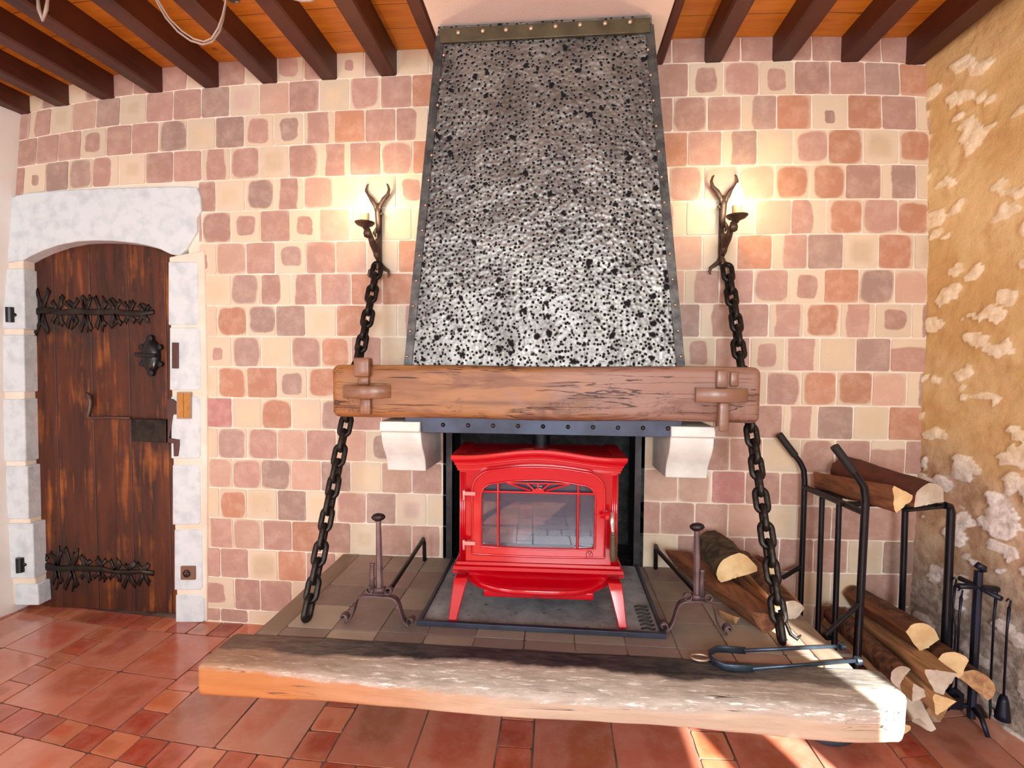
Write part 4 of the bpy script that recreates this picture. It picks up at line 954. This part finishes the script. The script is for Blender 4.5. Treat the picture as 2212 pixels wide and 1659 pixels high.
# ------------------------------------------------------------------ sconces
M_forge = plain('bronzed_forged_iron', (104, 84, 70), .45, .6, c2=(72, 56, 48), nscale=20, bump=.4, bscale=60)
M_candle = plain('cream_candle_sleeve', (222, 190, 142), .5)
t = NT('lit_flame_bulb'); t.done((1, .9, .7, 1), .3, **{'Emission Color': (1, .88, .66, 1), 'Emission Strength': 60.0}); M_bulb = t.mat
def sconce(X, s, label):
    Z = 2.02; A = thing('wall_sconce', (X, -.01, Z), label, 'lamp', 'lit candle sconces beside the hood')
    P = lambda x, y, z: (X+x*s, y, Z+z)
    mb = MB()
    mb.box(X-.012, X+.012, -.010, -.001, Z-.17, Z+.12)
    obj('back_plate', mb, M_forge, A, bevel=.002)
    mb = MB()
    for e in (-1, 1):
        mb.tube([P(0, -.03, .10), P(e*.012, -.03, .135), P(e*.030, -.03, .165), P(e*.052, -.03, .188), P(e*.058, -.03, .212), P(e*.052, -.03, .232), P(e*.046, -.03, .238)], [(.012, .006), (.011, .005), (.011, .005), (.009, .005), (.0065, .004), (.005, .003), (.003, .003)], 8)
    mb.tube([P(0, -.03, .145), P(.0, -.03, .10), P(.003, -.03, .05), P(.002, -.03, .0)], [(.012, .007), (.015, .007), (.014, .007), (.009, .006)], 8)
    mb.tube([P(.012, -.034, .085), P(.022, -.04, .094), P(.034, -.04, .09)], [(.008, .003), (.006, .002), (.002, .001)], 6)
    mb.tube([P(-.002, -.01, .02), P(.0, -.03, .02)], .008, 8)
    mb.tube([P(-.006, -.03, .03), P(-.016, -.034, .0), P(-.008, -.034, -.02)], [(.004, .002), (.010, .003), (.003, .002)], 6)
    obj('horned_stem', mb, M_forge, A, smooth=True)
    mb = MB()
    for e in (-1, 1):
        mb.tube([P(0, -.012, -.12), P(e*.012, -.014, -.155), P(e*.03, -.016, -.17), P(e*.048, -.018, -.182), P(e*.053, -.020, -.202), P(e*.048, -.020, -.213)], [(.009, .004), (.010, .004), (.010, .004), (.008, .004), (.005, .003), (.003, .003)], 8)
    obj('forked_foot', mb, M_forge, A, smooth=True)
    # arm: ribbon from the stem curling out to the cup
    mb = MB()
    mb.tube([P(0, -.03, -.12), P(0, -.05, -.10), P(-.002, -.09, -.07), P(-.004, -.12, -.035), P(-.014, -.128, -.005), P(-.024, -.128, .010)], [(.014, .007), (.016, .007), (.017, .007), (.014, .007), (.012, .007), (.010, .005)], 8, flat=(1, 0, 0))
    mb.tube([P(.0, -.035, -.03), P(.0, -.05, -.055), P(.0, -.06, -.085), P(.0, -.045, -.115), P(.0, -.03, -.13)], [(.010, .007), (.013, .007), (.016, .007), (.015, .007), (.010, .007)], 8, flat=(1, 0, 0))
    mb.tube([P(-.016, -.13, -.005), P(-.006, -.15, -.012), P(-.006, -.158, -.03), P(-.006, -.148, -.045), P(-.006, -.13, -.045), P(-.006, -.124, -.032)], [(.010, .005), (.015, .005), (.017, .005), (.017, .005), (.015, .005), (.004, .002)], 8, flat=(1, 0, 0))
    mb.tube([P(0, -.02, -.11), P(.0, -.028, -.14), P(0, -.034, -.165), P(0, -.036, -.18)], [.010, .010, .009, .008], 8)
    obj('scroll_arm', mb, M_forge, A, smooth=True)
    obj('drip_cup', MB().lathe([(.006, -.02), (.012, -.010), (.036, .0), (.046, .010), (.047, .014), (.042, .012), (.015, .004), (.001, .004)], P(-.026, -.13, .012), (0, 0, 1), 22), M_forge, A, smooth=True)
    obj('candle_sleeve', MB().lathe([(.021, 0), (.021, .052), (.012, .054), (.001, .054)], P(-.026, -.13, .016), n=18), M_candle, A, smooth='auto')
    b = obj('flame_bulb', MB().lathe([(.012, 0), (.019, .012), (.026, .030), (.026, .046), (.018, .068), (.008, .086), (.001, .098)], P(-.026, -.13, .068), n=16), M_bulb, A, smooth=True)
    l = bpy.data.lights.new('sconce_light', 'POINT'); l.energy = 7.5; l.color = (1, .62, .30); l.shadow_soft_size = .02
    lo = bpy.data.objects.new('sconce_light', l); COL.objects.link(lo); lo.location = P(-.030, -.17, .120)
sconce(-.911, 1, 'lit candle style sconce of forged iron on the tiled wall left of the hood')
sconce(.733, -1, 'lit candle style sconce of forged iron on the tiled wall right of the hood')
# ------------------------------------------------------------------ firewood
M_bark = plain('bark', (116, 78, 52), .9, c2=(72, 46, 32), nscale=26, bump=.9, bscale=34, bd=.012, lo=.4, hi=.6)
M_bark2 = plain('mossy_bark', (96, 84, 60), .95, c2=(52, 42, 32), nscale=24, bump=1.0, bscale=30, bd=.014, lo=.4, hi=.6)
def splitw(name, c1, c2):
    t = NT(name); v = t.coord(); g = t.noise(t.coord((26, 2.5, 26)), 1.6, 5, .6, .4); n = t.noise(v, 9, 3)
    t.bump(g, .6, .008); return t.done(t.mix(t.mr(n, .5, .7, 0, .4), t.mix(t.mr(g, .35, .65), srgb(*c1), srgb(*c2)), srgb(120, 88, 60)), .8)
M_split = splitw('split_wood', (198, 160, 114), (148, 108, 72)); M_split2 = splitw('reddish_split_wood', (146, 94, 60), (96, 56, 34))
M_end = plain('sawn_end_grain', (236, 210, 158), .8, c2=(214, 182, 130), nscale=16, bump=.4, bscale=60); M_endg = plain('greyed_end_grain', (214, 206, 190), .85, c2=(186, 174, 154), nscale=14, bump=.4, bscale=50)
def log(label, a, b, r, shape='half', rot=0, seed=1, mats=None, group=None, r2=None, skew=0):
    """split billet: shape round|half|quarter|tri; a back end centre, b front end centre"""
    a, b = Vector(a), Vector(b); d = (b-a); L = d.length; d.normalize(); x = Vector((1, 0, 0)); x = (x-d*x.dot(d)).normalized(); z = d.cross(x)
    if z.z < 0: z = -z
    rr = random.Random(seed); n = 28
    def sec(k):
        an = 2*PI*k/n+rot
        q = (2*PI*k/n) % (2*PI)
        if shape == 'round': R_, bark = 1, True
        elif shape == 'half':
            if q <= PI+1e-6: R_, bark = 1, True
            else: R_, bark = min(1, .22/max(.05, -math.sin(q))), False
        elif shape == 'quarter':
            c, s_ = math.cos(q), math.sin(q); cx = cy = -.45
            if c > 0 and s_ > 0: R_, bark = 1.0, True
            else: R_, bark = min(1.0, .42/max(abs(min(c, 0)), abs(min(s_, 0)), .05)), False
        else:
            m_ = (q % (2*PI/3))-PI/3; R_, bark = .55/max(math.cos(m_), .1), rr.random() < 0
        return an, R_, bark
    mb = MB(); NL = 14; secs = [sec(k) for k in range(n)]
    for i in range(NL+1):
        t_ = i/NL; c = a+d*(L*t_)
        for k, (an, R_, bark) in enumerate(secs):
            rad = r*R_*(1+.10*nz((math.cos(an)*1.5, math.sin(an)*1.5, t_*3), 1, seed)+.05*nz((math.cos(an)*5, math.sin(an)*5, t_*8), 1, seed+3))*((1 if r2 is None else (r2/r)**(1-t_)))
            rag = (.10*r*nz((math.cos(an)*2, math.sin(an)*2, seed), 1.3, 2)+skew*math.cos(an)*r) if i in (0, NL) else 0
            mb.v.append(tuple(c+x*(rad*math.cos(an))+z*(rad*math.sin(an))+d*rag))
    for i in range(NL):
        for k in range(n):
            l = (k+1) % n; mb.f.append((i*n+k, i*n+l, (i+1)*n+l, (i+1)*n+k)); mb.m.append(0 if secs[k][2] and secs[l][2] else 1)
    for i, s_ in ((0, 1), (NL, -1)):
        o = len(mb.v); c = a if i == 0 else b; mb.v.append(tuple(c+d*(.03*r*(-1 if i == 0 else 1))))
        for k in range(n): l = (k+1) % n; f = (o, i*n+l, i*n+k); mb.f.append(f if s_ == 1 else f[::-1]); mb.m.append(2)
    o = obj('firewood_log', mb, mats or [M_bark, M_split, M_end], smooth='auto', origin=(a+b)/2); me = o.data
    import bmesh
    bm = bmesh.new(); bm.from_mesh(me); bmesh.ops.recalc_face_normals(bm, faces=bm.faces); bm.to_mesh(me); bm.free()
    tag(o, label, 'firewood', group); return o
G1 = 'logs on the hearth'
A_ = lambda px, py, y: at(px, py, 1, y)
log('dark barky split log lying lowest on the hearth, pointing at the tongs', A_(1462, 1208, -.07)+Vector((0, 0, .012)), A_(1655, 1352, -.585)+Vector((0, 0, .016)), .052, 'tri', .5, 3, [M_bark2, M_split2, M_split2], G1, skew=.5)
log('reddish brown split log between the barky log and the long pale log on the hearth', A_(1545, 1222, -.07), A_(1668, 1335, -.53), .048, 'tri', 1.6, 5, [M_bark, M_split2, M_split], G1, r2=.06, skew=.3)
log('long pale split log on the hearth with a sunlit end behind the right chain', A_(1600, 1215, -.08), A_(1708, 1330, -.46), .062, 'quarter', .9, 8, [M_bark, M_split, M_endg], G1)
log('stout round backed log on top of the hearth pile, showing a pale sawn face', A_(1540, 1182, -.07), A_(1592, 1238, -.37), .078, 'half', .35, 11, [M_bark2, M_split, M_end], G1)
log('short reddish log at the back of the hearth pile, beside the wall', A_(1650, 1222, -.06), A_(1672, 1232, -.2), .052, 'quarter', 2.4, 12, [M_bark, M_split2, M_end], G1)
log('small chip of pale bark on the hearth in front of the log pile', A_(1560, 1325, -.47), A_(1590, 1338, -.54), .018, 'tri', .3, 14, [M_bark2, M_split, M_split], G1)
# ------------------------------------------------------------------ log cart
M_cart = plain('black_powder_coat', (18, 18, 22), .3, .3, c2=(24, 26, 34), nscale=12)
cart = thing('log_trolley', (1.3, -.26, 0), 'black tubular steel log trolley on wheels between the hearth and the rubble wall', 'trolley')
yA, yB, yC, yD = -.05, -.45, -.12, -.38; rt = .0125
def tube(name, pts, r=rt, parent=cart, mat=M_cart, n=10): return obj(name, MB().tube(pts, r, n), mat, parent, smooth='auto')
zlo = .12
def post(px0, px1, py, y): P = at(px0, py, 1, y); return P
Ap = [at(1684, 940, 1, yA+.0), at(1728, 998, 1, yA), at(1736, 1015, 1, yA), at(1738, 1040, 1, yA), at(1728, 1335, 1, yA)]; Ap.append(Vector((Ap[-1].x, yA, zlo)))
Bp = [at(1804, 966, 1, yB), at(1856, 1035, 1, yB), at(1866, 1052, 1, yB), at(1870, 1080, 1, yB), at(1851, 1425, 1, yB)]; Bp.append(Vector((Bp[-1].x, yB, zlo)))
for p, u_ in ((Ap, tube('upright', Ap, .0125)), (Bp, tube('upright', Bp, .014))): obj('handle_sleeve', MB().tube([p[0]-(p[1]-p[0]).normalized()*.004, p[0]+(p[1]-p[0])*.75], .0165, 12), plain('black_rubber', (26, 26, 28), .6), u_, smooth='auto')
Cp = [at(1955, 1108, 1, yC), at(1948, 1330, 1, yC)]; Cp = [Cp[0], Vector((Cp[0].x+.004, yC, zlo))]
Dp = at(2054, 1120, 1, yD)
tube('upright', [Vector((Cp[0].x, yC, .752)), Vector((Cp[0].x+.004, yC, zlo))]); tube('upright', [Vector((Dp.x-.025, yD+.0, .845)), Vector((Dp.x-.006, yD, .840)), Vector((Dp.x, yD, .82)), Vector((Dp.x, yD, zlo))], .0145)
for px, y in ((1776, -.17), (1813, -.29)):
    P = at(px, 1075, 1, y); tube('bar', [P, Vector((P.x, y, zlo))], .011)
ta = at(1738, 1052, 1, yA); tb = at(1868, 1108, 1, yB); tube('top_rail', [ta, tb], .013); TZ = (ta.z+tb.z)/2
tube('top_rail', [Vector((Cp[0].x, yC, .752)), Vector((Dp.x-.02, yD, .845))], .012)
tube('cross_rail', [Vector((ta.x, -.33, TZ+.0)), Vector((Dp.x-.02, -.33, .835))], .011); tube('cross_rail', [Vector((ta.x, -.13, TZ+.005)), Vector((Cp[0].x, -.13, .76))], .011)
for y in (yA, yB, -.25): tube('base_rail', [Vector((1.12, y, zlo)), Vector((1.51, y, zlo))], .012)
tube('base_rail', [Vector((1.12, yA, zlo)), Vector((1.13, yB, zlo))], .012); tube('base_rail', [Vector((1.51, yA, zlo)), Vector((1.51, yB, zlo))], .012)
tube('brace', [at(1733, 1222, 1, yA), at(1690, 1248, 1, yA-.03)], .010)
tube('brace', [at(1861, 1300, 1, yB), at(1782, 1372, 1, yB-.05)], .009)
tube('axle', [Vector((.985, -.06, .13)), Vector((.985, -.60, .13))], .009)
M_tyre = plain('blue_grey_tyre', (52, 60, 76), .6, c2=(40, 46, 58), nscale=10)
for y in (-.08, -.585):
    mb = MB(); c = Vector((.985, y, .130)); n = 40
    mb.tube([(c.x+.108*math.cos(2*PI*k/n), y, c.z+.108*math.sin(2*PI*k/n)) for k in range(n)], .0195, 10, closed=True)
    w = obj('wheel', mb, M_tyre, cart, smooth=True)
    wr = MB().lathe([(.03, -.015), (.03, .015)], c, (0, 1, 0), 16)
    for k in range(5): a = 2*PI*k/5; wr.tube([c+Vector((.02*math.cos(a), 0, .02*math.sin(a))), c+Vector((.095*math.cos(a), 0, .095*math.sin(a)))], .008, 6)
    h = obj('hub', wr, M_cart, w, smooth='auto')
G2 = 'logs on the trolley'
log('split log on top of the log trolley, nearer the chain, with a pale cut end', A_(1768, 1036, -.04), A_(1946, 1077, -.44), .058, 'tri', .1, 21, [M_bark, M_split2, M_end], G2, r2=.045)
log('dark backed half log on top of the log trolley, nearest the rubble wall', A_(1822, 1018, -.04), A_(2008, 1082, -.42), .070, 'half', .1, 22, [plain('dark_red_bark', (92, 44, 28), .8, c2=(64, 30, 20), nscale=12, bump=.5), M_split2, M_endg], G2)
G3 = 'logs in the bottom of the trolley'
def L3(lbl, p0, y0, p1, y1, r, shape, rot, seed, mats=None, **k):
    f = A_(*p1, y1); bk = A_(*p0, y0) if seed < 35 else f+Vector((-.012, .44, .012))
    log(lbl, bk, f, r, shape, rot, seed, mats, G3, **k)
L3('long brown log at the back of the lower trolley pile, below the top rail', (1850, 1300), -.03, (1992, 1386), -.42, .07, 'quarter', .6, 31, [M_bark, M_split2, M_end])
L3('long split log in the middle of the lower trolley pile with a knotty pale front', (1850, 1335), -.06, (2030, 1470), -.58, .062, 'tri', .5, 32, [M_bark, M_split, M_endg])
L3('pale ended log right of the middle one in the lower trolley pile', (1960, 1370), -.10, (2064, 1445), -.50, .058, 'quarter', 1.1, 33, [M_bark, M_split2, M_end])
L3('ragged tan ended log rightmost in the lower trolley pile, by the tool stand', (2000, 1400), -.12, (2106, 1482), -.52, .055, 'half', 5.6, 34, [M_bark, M_split2, M_split])
L3('short log with a dark stained white end, left in the lower trolley pile', (1880, 1400), -.12, (1948, 1462), -.52, .042, 'half', 1.0, 35, [M_bark, M_split2, M_endg])
L3('grey white split log end tucked against the hearth corner', (1880, 1420), -.10, (1934, 1478), -.50, .036, 'tri', 1.5, 36, [M_bark, M_split, M_endg])
L3('greyish wedge of wood under the knotty log of the trolley pile', (1930, 1430), -.10, (1985, 1497), -.56, .040, 'tri', 2.1, 37, [M_bark, M_split, M_endg])
L3('pale jagged log end lowest under the knotty log, right of the trolley pile', (1960, 1440), -.12, (2034, 1520), -.60, .046, 'tri', .2, 38, [M_bark, M_split, M_end])
G4 = 'wood spilled on the floor'
def L4(lbl, a, b, r, shape, rot, seed, mats=None, **k): log(lbl, a, b, r, shape, rot, seed, mats, G4, **k)
fz = lambda px, py, z: at(px, py, 2, z)
L4('long pale pointed splinter of wood propped down from the trolley pile to the floor', A_(1945, 1490, -.48), A_(1985, 1558, -.55), .034, 'tri', .4, 41, [M_endg, M_endg, M_endg], r2=.05, skew=1.0)
L4('grey offcut leaning on the floor in front of the trolley', A_(2040, 1510, -.50), A_(2012, 1552, -.54), .026, 'tri', 1.0, 42, [M_endg, M_split, M_endg])
L4('tan torn piece of wood on the floor at the hearth corner', A_(1905, 1555, -.42), A_(1945, 1572, -.53), .030, 'tri', 2.4, 43, [M_split, M_split, M_end], skew=.6)
L4('small dark log end in the gap beside the hearth corner', A_(1930, 1490, -.2), A_(1955, 1512, -.46), .034, 'quarter', 2.0, 44, [M_bark2, M_split2, M_split2])
# ------------------------------------------------------------------ fire tongs on the hearth
M_tong = plain('blued_steel', (84, 104, 124), .35, .75, c2=(58, 70, 84), nscale=10)
tg = thing('fire_tongs', (.72, -.76, .407), 'long blued steel fire tongs lying across the right of the hearth', 'tongs')
z = .418; e0, e1 = fz(1548, 1402, z), fz(1818, 1396, z); f0, f1 = fz(1566, 1441, z), fz(1853, 1427, z)
def flatbar(pts, w, h, name): obj(name, MB().tube(pts, [(h, w)]*len(pts), 8), M_tong, tg, smooth=True)
flatbar([e0+Vector((.09, 0, 0)), e1], .005, .0065, 'arm'); flatbar([f0+Vector((.085, 0, 0)), f1], .005, .0065, 'arm')
mid = (e0+f0)/2; pts = [e0+Vector((.095, 0, 0)), e0+Vector((.03, .002, 0)), e0, mid+Vector((-.030, .025, 0)), mid+Vector((-.036, 0, 0)), mid+Vector((-.030, -.025, 0)), f0, f0+Vector((.03, -.002, 0)), f0+Vector((.09, 0, 0))]
obj('spring_bow', MB().tube(pts, [(.0125, .003)]*len(pts), 8, flat=(0, 0, 1)), M_tong, tg, smooth=True)
c = mid+Vector((-.066, 0, -.003)); obj('ring', MB().tube([(c.x+.030*math.cos(2*PI*k/20), c.y+.018*math.sin(2*PI*k/20), c.z) for k in range(20)], .0042, 8, closed=True), M_rivet, tg, smooth=True)
for p in (e1, f1): obj('gripping_foot', MB().lathe([(.001, -.008), (.014, -.006), (.014, .008), (.001, .010)], p, (1, 0, 0), 14), M_tong, tg, smooth='auto')
# ------------------------------------------------------------------ hearth tool stand
M_tool = plain('matt_black_iron', (16, 16, 20), .4, .4, c2=(30, 40, 64), nscale=5)
YT = -.42; ts = thing('tool_stand', (1.58, YT, 0), 'black iron fireside tool stand against the rubble wall at the far right', 'stand')
c0 = at(2114, 1228, 1, YT); cb = Vector((at(2098, 1540, 1, YT).x, YT, .03)); c0 = Vector((c0.x, YT, c0.z))
obj('pole', MB().tube([c0+Vector((0, 0, -.01)), cb], .014, 8), M_tool, ts, smooth='auto')
obj('top_hook', MB().tube([c0+Vector((-.005, 0, .0)), c0+Vector((.004, 0, .012)), c0+Vector((.012, -.004, .006)), c0+Vector((.014, -.006, -.01))], [.013, .015, .013, .009], 8), M_tool, ts, smooth=True)
cz = .545; px_ = c0.x+.002
obj('cross_arm', MB().tube([(px_-.085, YT-.02, cz+.008), (px_, YT, cz), (px_+.085, YT+.02, cz-.015)], (.011), 8), M_tool, ts, smooth=True)
obj('cross_arm', MB().tube([(px_-.01, YT+.075, cz), (px_, YT, cz), (px_+.02, YT-.075, cz-.01)], (.010), 8), M_tool, ts, smooth=True)
for a in (0, 1, 2): an = a*2*PI/3+.5; obj('leg', MB().tube([cb+Vector((0, 0, .045)), cb+Vector((.055*math.cos(an), .05*math.sin(an), .03)), cb+Vector((.095*math.cos(an), .08*math.sin(an), -.018))], [.010, .009, .008], 8), M_tool, ts, smooth=True)
def tool(name, x, y, z, L, kind, label):
    o = thing(name, (x, y, z-L), label, 'fire tool', 'fireside tools on their stand'); mb = MB()
    mb.tube([(x-.008, y, z+.004), (x, y, z+.014), (x+.008, y, z+.006), (x+.004, y, z-.02)], [.003, .003, .003, .004], 6); mb.tube([(x+.004, y, z-.02), (x, y, z-.10), (x, y, z-L+.08)], [.0055, .0038, .0038], 8)
    obj('shaft', mb, M_tool, o, smooth=True)
    if kind == 'shovel': obj('blade', MB().prism([(x-.03, y, z-L), (x+.03, y, z-L), (x+.034, y+.004, z-L+.06), (x, y, z-L+.09), (x-.034, y+.004, z-L+.06)], (0, .003, 0)), M_tool, o)
    elif kind == 'brush': obj('bristles', MB().lathe([(.010, .09), (.016, .07), (.022, .02), (.024, 0)], (x, y, z-L), n=14), M_tool, o, smooth=True)
    elif kind == 'poker': obj('point', MB().tube([(x, y, z-L+.085), (x+.004, y, z-L+.03), (x+.002, y, z-L), ], [.004, .004, .002], 8).tube([(x+.002, y, z-L+.05), (x+.018, y, z-L+.04), (x+.02, y, z-L+.02)], .003, 6), M_tool, o, smooth=True)
    else:
        for s in (-1, 1): obj('jaw', MB().tube([(x, y, z-.10), (x+s*.014, y, z-.2), (x+s*.010, y, z-L+.03), (x+s*.004, y, z-L)], .0035, 6), M_tool, o, smooth=True)
tool('shovel', px_-.080, YT-.022, cz-.014, .46, 'shovel', 'black fire shovel hanging left on the tool stand, near the trolley')
tool('hearth_brush', px_+.040, YT-.080, cz-.020, .44, 'brush', 'black hearth brush hanging in front on the tool stand')
tool('poker', px_+.070, YT+.012, cz-.024, .50, 'poker', 'thin black poker hanging right on the tool stand, nearest the wall')
tool('coal_tongs', px_-.030, YT+.075, cz-.012, .44, 'tongs', 'slim black tongs hanging at the back of the tool stand')
# ------------------------------------------------------------------ hanging cable loop and lamp fitting by the ceiling
M_cable = plain('clear_cable', (196, 176, 160), .35, **{'Transmission Weight': .35}); M_fit = plain('lamp_fitting_metal', (92, 76, 60), .35, .7)
YL = -.85
cb_ = tag(obj('ceiling_cable', MB().tube([at(a, b, 1, YL) for a, b in ((322, -30), (338, 2), (358, 38), (384, 68), (412, 88), (438, 96), (458, 90), (474, 68), (482, 40), (487, 8), (489, -30))], .0035, 8).tube([at(a+3, b-3, 1, YL-.01) for a, b in ((322, -30), (340, 6), (362, 42), (390, 70), (416, 87), (438, 93), (454, 86), (468, 64), (478, 36), (484, 8), (486, -30))], .003, 8), M_cable, smooth=True), 'pale transparent cable hanging in a loop under the left ceiling joists', 'cable')
mb = MB().lathe([(.006, 0), (.02, .01), (.026, .03), (.012, .05), (.010, .12)], at(503, 6, 1, YL), n=16); tag(obj('lamp_fitting', mb, M_fit, smooth=True), 'small metal lamp fitting at the top edge, right of the cable loop', 'lamp')
tag(obj('ceiling_cable', MB().tube([at(a, b, 1, YL) for a, b in ((80, -20), (84, 20), (92, 46))], [.003, .006, .003], 8).tube([at(a, b, 1, YL) for a, b in ((106, -20), (100, 20), (92, 46))], [.003, .006, .003], 8), M_cable, smooth=True), 'short pale cord end hanging at the top left, before the ceiling joists', 'cord')
tag(obj('lamp_ring', MB().tube([at(a, b, 1, YL) for a, b in ((618, -14), (632, -3), (652, 2), (672, 1), (690, -8))], .004, 8), M_cable, smooth=True), 'pale curved lamp rim just showing at the top edge left of the hood', 'lamp')
# ------------------------------------------------------------------ light
w = bpy.data.worlds.new('daylight'); bpy.context.scene.world = w; w.use_nodes = True
bg = w.node_tree.nodes['Background']; bg.inputs[0].default_value = (.80, .88, 1, 1); bg.inputs[1].default_value = 1.2
def area(name, loc, rot, sx, sy, e, col):
    l = bpy.data.lights.new(name, 'AREA'); l.shape = 'RECTANGLE'; l.size = sx; l.size_y = sy; l.energy = e; l.color = col
    o = bpy.data.objects.new(name, l); COL.objects.link(o); o.location = loc; o.rotation_euler = rot
area('daylight_window', (.30, -5.03, 1.6), (math.radians(90), 0, 0), 1.3, 1.5, 185, (.92, .96, 1))
area('daylight_window', (-2.1, -5.03, 1.4), (math.radians(90), 0, 0), 1.2, 1.8, 110, (.92, .96, 1))
area('daylight_window', (1.80, -3.65, 1.5), (math.radians(90), 0, math.radians(90)), 1.3, .95, 60, (.95, .97, 1))
sl = bpy.data.lights.new('sun', 'SUN'); sl.energy = 45; sl.angle = math.radians(.6); sl.color = (1, .95, .86)
so_ = bpy.data.objects.new('sun', sl); COL.objects.link(so_); dv = Vector((-.36, .93, -.53)).normalized(); so_.rotation_mode = 'QUATERNION'; so_.rotation_quaternion = (-dv).to_track_quat('Z', 'Y'); so_.location = (4, -6, 4)
sc = bpy.context.scene; sc.view_settings.view_transform = 'Standard'; sc.view_settings.look = 'None'; sc.view_settings.gamma = 1; sc.view_settings.use_curve_mapping = False; sc.view_settings.exposure = -.72
sc.cycles.max_bounces = 8; sc.cycles.diffuse_bounces = 4; sc.cycles.glossy_bounces = 4; sc.cycles.transmission_bounces = 6; sc.cycles.caustics_reflective = False; sc.cycles.caustics_refractive = False
